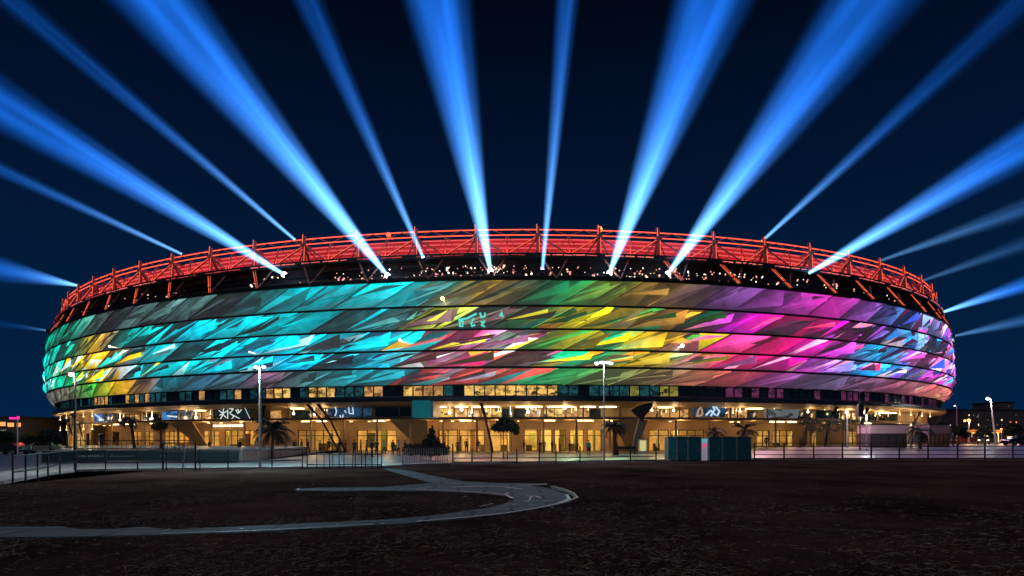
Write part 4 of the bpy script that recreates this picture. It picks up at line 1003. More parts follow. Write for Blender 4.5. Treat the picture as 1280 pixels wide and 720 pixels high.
# leaning pale stake
mb = MB(); p = gp(228, 591.5); mb.tube([(0, 0, 0), (0.12, 0.03, 1.55)], 0.035, 6); mb.disc((0.12, 0.03, 1.56), 0.045, 8, h=0.03); o = mb.build('stake', M_fencegrey); o.location = p
tag(o, 'pale metal stake leaning beside the dark barrier gate', 'stake')
mb = MB(); p = gp(74.5, 593); mb.tube([(0, 0, 0), (0.02, 0, 1.2)], 0.035, 6); mb.disc((0.02, 0, 1.2), 0.05, 8, h=0.03); o = mb.build('stake', M_fencegrey); o.location = p
tag(o, 'upright pale metal stake in the leftmost fence, near the tall dark lamp post', 'stake')
# dark gate frame at the fence
t = empty('barrier_gate', gp(224, 588.5, 0)); tag(t, 'dark barrier gate behind the leaning stake', 'gate')
mb = MB()
for x in (-0.95, 0.95): mb.tube([(x, 0, 0), (x, 0, 1.65)], 0.05, 6)
for z in (0.5, 1.1, 1.62): mb.tube([(-0.95, 0, z), (0.95, 0, z)], 0.04, 6)
mb.build('gate_frame', M_fence, t)
mb = MB()
for k in range(7): mb.tube([(-0.7+k*0.233, 0, 0.5), (-0.7+k*0.233, 0, 1.6)], 0.02, 5)
mb.build('gate_bars', M_fence, t)
# crowd barrier
a, b_ = gp(503, 582.5), gp(562, 582); t = empty('crowd_barrier', (a+b_)/2); tag(t, 'pale steel crowd barrier of close uprights before the dark shrubs', 'barrier')
hw = (b_-a).length/2; mb = MB(); mb.tube([(-hw, 0, 0.1), (-hw, 0, 1.25), (hw, 0, 1.25), (hw, 0, 0.1), (-hw, 0, 0.1)], 0.035, 6); mb.tube([(-hw, 0, 0.8), (hw, 0, 0.8)], 0.025, 5); mb.build('barrier_frame', M_fence, t)
mb = MB()
for k in range(1, 20):
    x = -hw+2*hw*k/20; mb.tube([(x, 0, 0.1), (x, 0, 1.24)], 0.02, 5)
mb.build('uprights', M_fencegrey, t)
mb = MB()
for x in (-hw, hw): mb.beam((x, -0.35, 0.03), (x, 0.35, 0.03), 0.08, 0.05); mb.beam((x, 0, 0.03), (x, 0, 0.12), 0.05, 0.05)
mb.build('foot', M_fence, t)

# ------------------------------------------------------------------ terrace wall and stage boards, left
a, b_ = gp(52, 578), gp(296, 578)
t = empty('terrace_wall', (a+b_)/2); tag(t, 'low dark teal terrace wall with faint pale writing, left of the palm', 'wall')
L = (b_-a).length; mb = MB(); mb.box((0, 0.15, 0.45), (L, 0.3, 0.9)); mb.build('wall_body', mat('teal_wall', (0.012, 0.045, 0.06), 0.5, noise=0.25, nscale=0.8), t)
mb = MB(); mb.box((0, 0.15, 0.93), (L+0.06, 0.36, 0.055)); mb.build('coping', M_kerb, t)
mb = MB(); mt = MB()
x = -4.0-3.6
for x0, x1 in ((98, 107), (110, 119), (121, 129), (137, 168), (200, 210)):
    X = gp(x0, 578).x-t.location.x; X1 = gp(x1, 578).x-t.location.x
    while X < X1:
        wd = rg.uniform(0.05, 0.16); hh = rg.uniform(0.05, 0.16) if x0 < 130 else 0.04; mt.box((X+wd/2, -0.004, 0.5+rg.uniform(-0.03, 0.03)), (wd, 0.006, hh)); X += wd+0.05
mt.build('wall_lettering', mat('pale_letter', (0.35, 0.42, 0.45), 0.5), t)
mb = MB(); vs = [gp(52, 578)+Vector((0, 0.31, 0.88)), gp(300, 578)+Vector((0, 0.31, 0.88)), Vector((-26, 74, 0.88)), Vector((-62, 84, 0.88))]
mb.add(vs+[v-Vector((0, 0, 0.88)) for v in vs], [(0, 1, 2, 3), (0, 4, 5, 1), (1, 5, 6, 2), (2, 6, 7, 3), (3, 7, 4, 0)])
tag(mb.build('terrace', M_plaza), 'raised paved terrace', kind='structure')

# ------------------------------------------------------------------ lamps
def pole_lamp(label, x, Y, ytop, heads, mp, glowm, energy, colr, base_z=0.0, r=0.07, group='lamp posts around the plaza', lean=0.0, headw=0.35, name='street_lamp', arm=0.5):
    top = EYE+(548-ytop)/F*Y
    base_z = base_z or zg((x-640)/F*Y, Y)
    t = empty(name, ((x-640)/F*Y, Y, base_z)); tag(t, label, 'street lamp', group)
    H = top-base_z; mb = MB(); mb.tube([(0, 0, 0), (lean*0.5, 0, H*0.5), (lean, 0, H)], [r*1.25, r, r*0.7], 8); mb.disc((0, 0, 0.03), r*2.6, 10, h=0.06); mb.build('pole', mp, t)
    for k, (dx, dy) in enumerate(heads):
        mb = MB()
        if dx or dy: mb.tube([(lean, 0, H-0.05), (lean+dx*arm, dy*arm, H+0.02)], r*0.5, 5)
        hx, hy = lean+dx*arm, dy*arm
        mb.disc((hx, hy, H+0.07), headw*0.75, 12, h=0.07, ry=headw*0.55); hd = mb.build('lamp_head', M_steel, t)
        mb = MB(); mb.smooth = True; mb.blob((hx, hy, H-0.04), headw*0.72, 1, 0, (1, 0.8, 0.75)); mb.build('lamp_glass', glowm, hd)
    if energy:
        ld = bpy.data.lights.new('street_lamp_light', 'POINT'); ld.energy = energy; ld.color = colr; ld.shadow_soft_size = 0.25
        lo = bpy.data.objects.new('street_lamp_light', ld); COL.objects.link(lo); lo.parent = t; lo.location = (lean+heads[0][0]*arm, heads[0][1]*arm-0.1, H-0.35)
    return t
M_lampor = glow('lamp_orange_glow', lin((255, 140, 60)), 10.0)
M_lamppk = glow('lamp_peach_glow', lin((255, 205, 175)), 6.0)
M_lampcw = glow('lamp_cool_glow', lin((235, 240, 245)), 3.0)
pole_lamp('tall dark lamp post with a warm glowing head before the left end of the stadium', 94, 32.6, 467, [(-0.6, 0)], M_fence, M_lamppk, 500, (1, 0.85, 0.7), r=0.06, headw=0.22, arm=0.35)
pole_lamp('pale lamp post with two round heads in front of the blue cladding', 325, 36, 458, [(-1, 0), (1, 0)], M_pole, M_lampcw, 2000, (0.6, 0.92, 1), r=0.075, headw=0.19, arm=0.24)
pole_lamp('lamp post with a cluster of four flat heads in front of the green cladding', 755, 45.6, 453, [(-1, 0.2), (1, 0.2), (-0.4, -0.8), (0.4, -0.8)], M_pole, M_lampcw, 900, (0.9, 0.9, 1), r=0.065, headw=0.27, arm=0.55)
pole_lamp('tall white lamp post leaning slightly, standing alone right of the stadium', 1245, 97, 498, [(-1, 0)], M_white, glow('lamp_white_far', lin((255, 240, 220)), 9), 500, (1, 0.9, 0.8), r=0.13, lean=-0.9, headw=0.4, arm=0.5)
pole_lamp('short lamp post with an orange head near the orange canopy', 1211, 110, 525, [(0, 0)], M_white, M_lampor, 900, (1, 0.5, 0.2), r=0.13, headw=0.45)
pole_lamp('distant lamp post with an unlit arm before the dark hillside', 1196, 140, 507, [(-1, 0)], M_pole, M_lampcw, 0, (1, 1, 1), r=0.15, headw=0.3, arm=0.5)
pole_lamp('small orange lamp post at the right edge before the dark flats', 1270, 125, 528, [(0, 0)], M_pole, M_lampor, 900, (1, 0.5, 0.2), r=0.1, headw=0.4)
pole_lamp('low lamp post with a red orange head beside the orange canopy', 1252, 118, 536, [(0, 0)], M_pole, M_lampor, 400, (1, 0.4, 0.2), r=0.1, headw=0.3)
pole_lamp('thin lamp post in front of the leafy trees under the gallery', 1059, 69, 515, [(0, 0)], M_pole, M_lampc, 120, (1, 0.85, 0.6), r=0.06, headw=0.2)
pole_lamp('thin lamp post left of the pink fronted kiosk', 1083, 66, 519, [(0, 0)], M_pole, M_lampc, 420, (1, 1, 1), r=0.06, headw=0.12)
pole_lamp('short grey post between the two kiosks', 1139, 69, 531, [(0, 0)], M_pole, M_lampcw, 0, (1, 1, 1), r=0.1, headw=0.14)
# tall mast with a dark box
Y = 66; t = empty('mast', ((1075-640)/F*Y, Y, zg((1075-640)/F*Y, Y))); tag(t, 'tall thin mast carrying a dark loudspeaker box, right part of the stadium', 'mast')
mb = MB(); mb.tube([(0, 0, 0), (0, 0, 4.2), (-0.05, 0, 7.9)], [0.07, 0.05, 0.02], 6); mb.build('pole', M_fence, t)
mb = MB(); mb.box((0, 0, 4.4), (0.6, 0.5, 1.3)); mb.box((0.0, 0, 5.15), (0.4, 0.3, 0.2)); mb.build('speaker_box', M_steel, t)
# pink sign on a post, far left
Y = 60; t = empty('sign_post', ((22-640)/F*Y, Y, 0)); tag(t, 'thin white post with a glowing pink sign at the far left', 'sign')
mb = MB(); mb.tube([(0, 0, 0), (0, 0, 4.1)], 0.06, 6); mb.build('post', M_white, t)
mb = MB(); mb.box((-0.4, 0, 4.0), (0.85, 0.12, 0.2)); mb.box((0.06, 0, 4.05), (0.16, 0.14, 0.3)); mb.build('sign_panel', glow('pink_sign_glow', lin((255, 40, 150)), 1.6), t)

# ------------------------------------------------------------------ teal cabins with the lit totem
def cabin(x0, x1, label, mk):
    Y = 48.9; a = (x0-640)/F*Y; b_ = (x1-640)/F*Y; W = b_-a-0.04; H = 1.98
    t = empty('portable_cabin', ((a+b_)/2, Y+0.6, 0)); tag(t, label, 'cabin', 'row of teal portable cabins')
    mb = MB(); mb.box((0, 0, 0.06+H/2-0.06), (W, 1.15, H-0.12)); mb.build('cabin_body', mk, t)
    mb = MB(); mb.box((0, 0, H-0.03), (W+0.04, 1.25, 0.10)); mb.box((0, 0, H+0.05), (W*0.8, 0.9, 0.06)); mb.build('roof', mk, t)
    mb = MB(); dw = min(0.8, W*0.7); mb.box((0, -0.585, H*0.47), (dw, 0.02, H*0.8)); d = mb.build('door', mk, t)
    mb = MB(); mb.box((dw*0.36, -0.61, H*0.45), (0.05, 0.04, 0.22)); mb.build('handle', M_fencegrey, d)
    mb = MB()
    for sx2 in (-1, 1): mb.box((sx2*(W/2-0.02), -0.59, H*0.49), (0.05, 0.04, H*0.94))
    mb.build('corner_trim', mat('cabin_trim', (0.16, 0.26, 0.29), 0.4), t)
    mb = MB(); mb.box((0, 0, 0.03), (W*0.96, 1.1, 0.06)); mb.build('skid', M_steel, t)
M_teal2 = mat('teal_cabin_bright', (0.02, 0.16, 0.22), 0.35, noise=0.15, nscale=1.5)
cabin(835, 846, 'narrow brighter teal cabin at the left end of the row', M_teal2)
cabin(846.4, 860, 'teal cabin second from the left end of the row', M_teal)
cabin(860.4, 877, 'teal cabin directly left of the lit white totem', M_teal)
cabin(886, 903, 'teal cabin directly right of the lit white totem', M_teal)
cabin(903.4, 921, 'teal cabin second from the right end of the row', M_teal)
cabin(921.4, 939.5, 'teal cabin at the right end of the row, next to the red railing', M_teal)
Y = 48.9; t = empty('info_totem', ((881.5-640)/F*Y, Y+0.3, 0)); tag(t, 'narrow lit white totem with pink blossom print between the teal cabins', 'totem')
mb = MB(); mb.box((0, 0, 0.95), (0.5, 0.25, 1.86)); mb.build('totem_body', mat('totem_white', (0.7, 0.68, 0.72), 0.4, emit=lin((150, 140, 160)), estr=0.5), t)
mb = MB(); mb.box((0, -0.13, 1.7), (0.46, 0.02, 0.34)); mb.build('top_panel', mat('totem_cyan', (0.2, 0.6, 0.65), 0.4, emit=lin((110, 190, 200)), estr=0.6), t)
mb = MB()
for dx, dz, r_ in ((-0.1, 1.35, 0.1), (0.06, 1.42, 0.09), (0.0, 1.25, 0.1), (-0.12, 1.12, 0.07), (0.14, 1.28, 0.08), (0.18, 1.45, 0.05), (-0.08, 0.98, 0.05)): mb.disc((dx, -0.13, dz), r_, 7, nrm=(0, -1, 0), h=0.02)
mb.build('blossom_print', mat('totem_pink', (0.7, 0.1, 0.3), 0.4, emit=lin((230, 80, 140)), estr=0.8), t)

# ------------------------------------------------------------------ kiosks
def kiosk(x0, x1, ytop, Y, label, cu, cl_, split):
    a = (x0-640)/F*Y; b_ = (x1-640)/F*Y; W = b_-a; H = EYE+(548-ytop)/F*Y-zg(b_, Y)
    t = empty('kiosk', ((a+b_)/2, Y, zg(b_, Y))); tag(t, label, 'kiosk')
    mb = MB(); mb.box((0, 1.2, H*split+(H-H*split)/2), (W, 2.6, H-H*split)); mb.build('upper_wall', cu, t)
    mb = MB(); mb.box((0, 1.25, H*split/2), (W-0.06, 2.5, H*split-0.01)); sh = mb.build('lower_wall', cl_, t)
    mb = MB(); mb.box((0, 1.2, H+0.06), (W+0.3, 2.9, 0.12)); mb.build('roof', M_steel, t)
    mb = MB()
    for k in range(5): mb.box((-W/2+W*(k+0.5)/5, -0.01, H*split*0.5), (0.05, 0.04, H*split*0.96))
    mb.build('shutter_posts', M_steel, t)
kiosk(1087, 1134, 531, 70, 'flat roofed kiosk with pink lit upper wall and dark shutters', mat('pink_render', (0.72, 0.46, 0.52), 0.6, noise=0.1, nscale=1), mat('dark_shutter', (0.07, 0.05, 0.06), 0.5, noise=0.2, nscale=3), 0.62)  # pink light on the upper wall is put into its colour
kiosk(1161, 1187, 531, 72, 'smaller brown kiosk with timber doors at the right end of the stadium', mat('brown_pink_render', (0.36, 0.22, 0.22), 0.6, noise=0.1, nscale=1), mat('timber_door', (0.22, 0.11, 0.08), 0.6, noise=0.3, nscale=2), 0.6)

# ------------------------------------------------------------------ trees and shrubs
def palm(label, x, Y, yc, R, nf=22, droop=1.0, lean=0.1, trunks=1, group='palms in front of the stadium'):
    X = (x-640)/F*Y; H = EYE+(548-yc)/F*Y-zg(X, Y); t = empty('palm_tree', (X, Y, zg(X, Y))); tag(t, label, 'palm', group)
    for q in range(trunks):
        dx = q*0.35; mb = MB(); mb.smooth = True
        mb.tube([(dx*1.3+0.1*sin(k), 0, H*k/8) if False else (dx*(1-k/8)+lean*(k/8)**2, 0, H*k/8) for k in range(9)], [0.17*(1-0.035*k)*(1+0.1*(k % 2)) for k in range(9)], 8); mb.build('trunk', M_bark, t)
    r_ = random.Random(int(x*7)); mb = MB()
    for f in range(nf):
        az = 2*pi*f/nf+r_.uniform(-0.2, 0.2); el = r_.uniform(-0.3, 1.25); L = R*r_.uniform(0.8, 1.15)
        p = Vector((lean, 0, H)); d_el = el; pts = []
        for k in range(9):
            pts.append(p.copy()); p += Vector((cos(az)*cos(d_el), sin(az)*cos(d_el), sin(d_el)))*L/8; d_el -= droop*0.21
        mb.tube(pts, [0.03*(1-k/10) for k in range(9)], 4)
        for k in range(1, 9):
            for sg in (-1, 1):
                for sub in (0, 0.33, 0.66):
                    if k == 8 and sub: continue
                    c = pts[k] if k == 8 else pts[k].lerp(pts[k+1] if k < 8 else pts[k], sub) if k < 8 else pts[k]
                    tdir = (pts[min(8, k+1)]-pts[k-1]).normalized(); sd_ = tdir.cross(Vector((0, 0, 1))).normalized()*sg
                    ll = 0.34*R*sin(pi*(k+sub)/10)*r_.uniform(0.7, 1.1)+0.08
                    tip = c+(sd_*0.75+tdir*0.55+Vector((0, 0, -0.45)))*ll; wv = tdir*0.035
                    mb.add([c-wv, c+wv, tip], [(0, 1, 2)])
    mb.build('crown', M_frond, t); return t
def leaf_cloud(mb, c, rx, ry, rz_, n, size, rr):
    for _ in range(n):
        while True:
            q = Vector((rr.uniform(-1, 1), rr.uniform(-1, 1), rr.uniform(-1, 1)))
            if 0.15 < q.length < 1: break
        q = q*(0.75+0.25*mn.noise(q*2+Vector(c)))
        p = Vector((c[0]+q.x*rx, c[1]+q.y*ry, c[2]+q.z*rz_))
        a = Vector((rr.uniform(-1, 1), rr.uniform(-1, 1), rr.uniform(-1, 1))).normalized(); b_ = a.cross(Vector((rr.uniform(-1, 1), rr.uniform(-1, 1), rr.uniform(-1, 1)))).normalized()
        s_ = size*rr.uniform(0.6, 1.4); mb.add([p-a*s_, p+b_*s_*0.45, p+a*s_, p-b_*s_*0.45], [(0, 1, 2, 3)])
def tree(name, label, x, Y, H, clumps, trunks, mleaf, nleaf=900, size=0.12, cat='tree', group=None, base=0.0):
    X = (x-640)/F*Y; t = empty(name, (X, Y, base+zg(X, Y))); tag(t, label, cat, group); rr = random.Random(int(x*13+Y))
    for (dx, tx, r_) in trunks:
        mb = MB(); mb.tube([(dx, 0, 0), (dx*0.6+tx*0.4, 0.05, H*0.35), (tx, 0, H*0.72)], [r_, r_*0.8, r_*0.5], 7)
        for k in range(4):
            a = rr.uniform(0, 6.28); mb.tube([(dx*0.4+tx*0.6, 0, H*(0.45+0.06*k)), (tx+cos(a)*H*0.16, sin(a)*H*0.16, H*(0.66+0.05*k))], [r_*0.4, r_*0.15], 5)
        mb.build('trunk', M_bark, t)
    mb = MB()
    for (cx, cy, cz, rx, ry, rz_) in clumps: leaf_cloud(mb, (cx, cy, cz), rx, ry, rz_, int(nleaf*rx*rz_), size, rr)
    mb.build('crown', mleaf, t); return t
palm('bushy palm with drooping fronds behind the double headed lamp post', 340, 55, 538, 2.1, 34, 0.85, 0.15)
palm('tall palm beside the four headed lamp post', 768, 66, 533, 1.75, 26, 1.0, -0.1, 2)
palm('small palm seen over the teal cabins, left one of the pair', 892, 72, 540, 1.5, 18, 1.0)
palm('small palm with leaning fronds seen over the teal cabins, right one of the pair', 928, 72, 538, 1.7, 16, 0.8, 0.3)
palm('dark palm standing between the two kiosks', 1150, 67, 540, 1.7, 24, 1.2, -0.1)
palm('slim dark palm leaning on the left terrace under the gallery', 168, 62, 524, 1.3, 13, 1.4, -0.5)
tree('round_tree', 'small round crowned tree with two thin trunks in front of the doors', 631, 52.6, 3.9, [(0, 0, 3.1, 1.3, 1.2, 0.85), (-0.7, 0, 2.9, 0.75, 0.7, 0.55), (0.75, 0.1, 2.9, 0.8, 0.7, 0.6), (0.1, 0, 3.6, 0.6, 0.6, 0.4), (1.05, 0, 2.45, 0.4, 0.4, 0.35)], [(-0.15, -0.1, 0.06), (0.25, 0.2, 0.05)], M_leaf, 900, 0.13)
tree('round_tree', 'dark round topped tree on the left terrace', 201, 60, 2.7, [(-0.2, 0, 2.3, 1.0, 0.9, 0.7), (0.4, 0, 2.5, 0.5, 0.5, 0.35)], [(0, 0, 0.14)], M_leaf, 900, 0.12, base=0.88)
for x, lab in ((1013, 'leafy tree at the left end of the small grove under the gallery'), (1034, 'leafy tree in the middle of the small grove under the gallery'), (1056, 'leafy tree behind the thin lamp post under the gallery')):
    tree('small_tree', lab, x, 72, 3.9, [(-0.6, 0, 3.1, 1.0, 0.8, 0.6), (0.6, 0, 3.25, 1.0, 0.8, 0.6), (0, 0, 2.4, 0.8, 0.6, 0.5), (0.9, 0, 2.1, 0.3, 0.3, 0.5), (-0.9, 0, 2.2, 0.35, 0.3, 0.6)], [(-0.3, -0.5, 0.05), (0.1, 0.1, 0.06), (0.4, 0.7, 0.05)], mat('olive_leaf', (0.06, 0.075, 0.03), 0.6, noise=0.5, nscale=3), 380, 0.11, group='grove under the gallery')
tree('shrub', 'wide dark bluish shrub with a taller spire behind the crowd barrier', 533, 52, 2.2, [(0, 0, 0.9, 2.3, 0.9, 0.8), (-1.3, 0, 0.9, 1.1, 0.7, 0.7), (1.3, 0, 0.9, 1.1, 0.7, 0.75), (0.45, 0, 1.9, 0.5, 0.5, 1.0), (0.5, 0, 2.6, 0.32, 0.32, 0.55), (0.9, 0, 1.6, 0.5, 0.4, 0.6), (0, 0, 1.5, 0.5, 0.4, 0.5)], [(0.4, 0.45, 0.07)], M_leafblue, 700, 0.12, 'shrub')
for x, Y, h, lab in ((5, 70, 3.0, 'dark bushy tree at the left picture edge behind the pink sign'), (36, 78, 2.6, 'low dark tree between the pink sign and the stadium'), (62, 66, 3.2, 'dark tree against the left end of the stadium')):
    tree('dark_tree', lab, x, Y, h, [(0, 0, h*0.7, 1.5, 1.2, h*0.32), (0.8, 0, h*0.55, 1, 1, h*0.25), (-0.9, 0, h*0.5, 1, 1, h*0.22)], [(0, 0, 0.12)], M_leaf, 420, 0.16)
for x, Y, h, lab in ((1176, 96, 4.2, 'dark tree just right of the stadium rim'), (1198, 92, 3.4, 'low dark tree behind the orange headed lamp post'), (1232, 100, 3.6, 'dark tree left of the leaning white lamp post'), (1266, 104, 4.6, 'dark loose tree at the right picture edge')):
    tree('dark_tree', lab, x, Y, h, [(0, 0, h*0.7, 1.7, 1.2, h*0.3), (1, 0, h*0.5, 1, 1, h*0.25), (-1, 0, h*0.55, 1.1, 1, h*0.22)], [(0, 0, 0.12)], M_leaf, 380, 0.18)
# twisted grey sculpture column by the main wall
t = empty('twisted_column', pp(798, 566, 74)*1.0); t.location.z = 0; tag(t, 'tall twisted dark and grey column leaning before the beige wall', 'column')
def prism(pts, Y, th, mtl, name, parent):
    V = [pp(x, y, Y) for x, y in pts]; L0 = parent.location
    mb = MB(); V = [v-L0 for v in V]; n = len(V)
    mb.add(V+[v+Vector((0, th, 0)) for v in V], [tuple(range(n))[::-1], tuple(range(n, 2*n))]+[(i, (i+1) % n, n+(i+1) % n, n+i) for i in range(n)])
    return mb.build(name, mtl, parent)
prism([(790,513),(797,508),(808,504),(817,502),(815,510),(808,518),(803,526),(797,520)], 73.5, 0.9, mat('column_dark', (0.02, 0.018, 0.02), 0.4), 'column_head', t)
prism([(799,523),(804,524),(808,528),(803,542),(797,552),(794,566),(790,566),(793,548)], 74.0, 0.7, mat('column_grey', (0.16, 0.14, 0.14), 0.5), 'column_shaft', t)

# ------------------------------------------------------------------ people
def person(label, x, Y, shirt, legs, pose=0, hgt=1.72, face=0.0, robe=False, hair=(0.02, 0.015, 0.01), z=0.0):
    X = (x-640)/F*Y; rr = random.Random(int(x*3+Y)); k = hgt/1.72
    sw = (0.0, 0.22, 0.12)[pose]
    V = [(0,0,0.95),(0,0,1.12),(0,0,1.30),(0,0,1.43),(0,-0.01,1.50),(0,-0.02,1.60),(0,-0.02,1.68)]
    Rr = [(0.15,0.11),(0.13,0.10),(0.16,0.11),(0.13,0.09),(0.055,0.055),(0.085,0.095),(0.06,0.07)]
    E = [(0,1),(1,2),(2,3),(3,4),(4,5),(5,6)]
    def chain(root, pts, rads):
        last = root
        for p, r_ in zip(pts, rads):
            V.append(p); Rr.append((r_, r_)); E.append((last, len(V)-1)); last = len(V)-1
    for sg in (-1, 1):
        o = sw*sg
        chain(0, [(0.09*sg, 0, 0.88), (0.10*sg, -o*0.5, 0.50), (0.10*sg, o*0.3-o*0.9, 0.09), (0.11*sg, -o*0.6-0.13, 0.04)], [0.095, 0.062, 0.045, 0.04])
        bend = 0.18 if pose == 2 else 0.0
        hx = 0.24*sg
        chain(3, [(0.19*sg, 0, 1.40), (0.23*sg, 0.02+o*0.35, 1.13), (hx, -0.03+o*0.6-bend, 0.90+bend), (hx, -0.06+o*0.65-bend, 0.82+bend*1.2)], [0.062, 0.045, 0.036, 0.03])
    me = bpy.data.meshes.new('person'); me.from_pydata([(a*k, b_*k, c*k) for a, b_, c in V], E, [])
    o = bpy.data.objects.new('person', me); COL.objects.link(o)
    md = o.modifiers.new('skin', 'SKIN'); 
    for i, r_ in enumerate(Rr): me.skin_vertices[0].data[i].radius = (r_[0]*k, r_[1]*k)
    me.skin_vertices[0].data[0].use_root = True
    ms = o.modifiers.new('sub', 'SUBSURF'); ms.levels = 1; ms.render_levels = 1
    dg = bpy.context.evaluated_depsgraph_get(); m2 = bpy.data.meshes.new_from_object(o.evaluated_get(dg)); o.modifiers.clear(); o.data = m2
    bpy.data.meshes.remove(me)
    skin = mat('skin', (0.42, 0.26, 0.19), 0.55)
    for mt_ in (skin, mat('cloth_%s' % str(shirt), shirt, 0.8), mat('cloth_%s' % str(legs), legs, 0.8), mat('shoe', (0.03, 0.03, 0.03), 0.6)): m2.materials.append(mt_)
    for p in m2.polygons:
        c = p.center/k; p.use_smooth = True
        if c.z > 1.47: p.material_index = 0
        elif abs(c.x) > 0.19 and c.z < 0.89+ (0.18 if pose == 2 else 0): p.material_index = 0
        elif c.z > 0.95 or abs(c.x) > 0.2: p.material_index = 1
        elif c.z > 0.09: p.material_index = 2
        else: p.material_index = 3
    o.location = (X, Y, z+zg(X, Y)); o.rotation_euler = (0, 0, face); tag(o, label, 'person', 'people on the plaza')
    mb = MB(); mb.smooth = True; mb.blob((0, 0.015*k, 1.66*k), 0.105*k, 1, 0.05, (0.95, 1.0, 0.85)); mb.build('hair', mat('hair_%s' % str(hair), hair, 0.6), o)
    if robe:
        mb = MB(); mb.smooth = True; mb.tube([(0, 0, 1.05*k), (0, 0, 0.8*k), (0, 0, 0.4*k), (0, 0, 0.06*k)], [0.15, 0.20, 0.25, 0.30], 14); mb.build('long_skirt', mat('cloth_%s' % str(legs), legs, 0.8), o)
    return o
dk = (0.02, 0.02, 0.03); nv = (0.03, 0.04, 0.08); gy = (0.12, 0.12, 0.13); br_ = (0.09, 0.05, 0.03)
person('person in a long pale robe standing left of the double headed lamp post', 321.5, 57, (0.7, 0.45, 0.3), (0.75, 0.82, 0.88), 0, 1.75, 0.3, True)
person('person in dark clothes standing between the two dark panels left of the palm', 299, 66, dk, dk, 1, 1.72, 0.8)
person('person in a bright teal top and dark trousers near the four headed lamp post', 736, 62, (0.0, 0.35, 0.4), dk, 0, 1.72, 0.2)
person('person in dark clothes before the left of the glazed doors, legs apart', 385, 72, dk, nv, 1, 1.74, 1.2)
person('person in brown walking before the middle of the glazed doors', 400, 70, br_, dk, 1, 1.68, -1.4)
person('person in navy with bent arms before the glazed doors', 411, 72, nv, dk, 2, 1.8, 0.4)
person('person in dark clothes close to the curved raking strut', 424, 70, dk, gy, 0, 1.7, 2.5)
person('person in black standing right of the curved raking strut', 443, 60, dk, dk, 0, 1.75, 0.0)
person('person in grey walking right of the person in black', 458, 62, gy, nv, 1, 1.7, -1.2)
person('person in navy standing before the wide doorway', 471, 66, nv, dk, 2, 1.72, 0.5)
person('person in pale grey beside the wide doorway', 480, 68, (0.4, 0.4, 0.42), dk, 1, 1.66, 1.0)
person('person in dark clothes left of the dark shrub', 491, 66, dk, nv, 0, 1.72, -0.5)
person('person in black left of the two trunked tree', 583, 74, dk, dk, 0, 1.8, 0.1)
person('person in dark clothes with bent arms right of the round crowned tree', 675, 72, dk, gy, 2, 1.68, -0.7)
person('person in navy walking towards the doors right of the round crowned tree', 680, 74, nv, dk, 1, 1.7, 2.8)
person('person in dark clothes before the white framed door', 700, 74, dk, dk, 2, 1.5, 1.5)
person('person in black before the shadowed doorway left of the tall palm', 712, 74, dk, nv, 1, 1.6, -1.5)
person('person in dark clothes walking right of the brown kiosk', 1191, 80, dk, dk, 1, 1.75, 1.4)
person('person standing alone on the left terrace in dark clothes', 127, 62, dk, nv, 0, 1.72, 0.5, z=0.88)
more = [(368,74,dk,gy,1,1.7,'dark figure before the door left of the curved raking strut'),(377,76,nv,dk,0,1.75,'dark figure standing inside the light of the left wide doors'),(432,75,(0.25,0.05,0.04),dk,1,1.7,'figure in dark red between the curved strut and the person in black'),(451,75,gy,dk,0,1.72,'grey figure at the left post of the wide doorway'),(465,58,dk,dk,1,1.78,'tall figure in black striding behind the close fence bars'),(498,62,(0.5,0.5,0.5),nv,2,1.7,'figure in a pale top at the left end of the crowd barrier'),(506,66,dk,dk,0,1.7,'figure in black left of the dark shrub, by the barrier end'),(572,70,nv,dk,1,1.72,'figure in navy just right of the dark shrub'),(598,74,dk,gy,1,1.74,'figure in black at the maroon raking strut'),(655,74,br_,dk,2,1.68,'figure in brown right of the two trunked tree trunks'),(690,76,dk,nv,0,1.7,'still dark figure before the glazed bays right of centre'),(722,75,gy,dk,1,1.7,'grey figure left of the person in teal'),(262,70,dk,dk,1,1.7,'dark figure in front of the brightest left doorway'),(1000,72,(0.15,0.04,0.04),dk,2,1.75,'figure in dark red left of the small grove'),(958,72,dk,nv,1,1.7,'dark figure right of the teal cabins under the gallery')]
for x, Y, a_, b2_, po_, hh_, lab in more: person(lab, x, Y, a_, b2_, po_, hh_, rg.uniform(-3, 3))
# bench and planter near the tall palm
Y = 70; t = empty('bench', ((782-640)/F*Y, Y, 0)); tag(t, 'dark bench right of the tall palm', 'bench')
mb = MB(); mb.box((0, 0, 0.46), (2.6, 0.5, 0.08)); mb.build('seat', M_steel, t)
mb = MB(); mb.box((0, 0.24, 0.75), (2.6, 0.06, 0.35)); mb.build('backrest', M_steel, t)
for x in (-1.1, 1.1): mb = MB(); mb.box((x, 0, 0.21), (0.1, 0.45, 0.42)); mb.build('leg', M_steel, t)
Y = 72; t = empty('vending_cabinet', ((803-640)/F*Y, Y, 0)); tag(t, 'pale lit cabinet left of the twisted column foot and teal cabins', 'cabinet')
mb = MB(); mb.box((0, 0, 0.9), (0.95, 0.6, 1.75)); mb.build('cabinet_body', mat('cabinet_cream', (0.6, 0.56, 0.4), 0.5), t)
mb = MB(); mb.box((0, -0.31, 1.0), (0.8, 0.02, 1.3)); mb.build('lit_front', glow('cabinet_glow', lin((200, 195, 130)), 1.0), t)

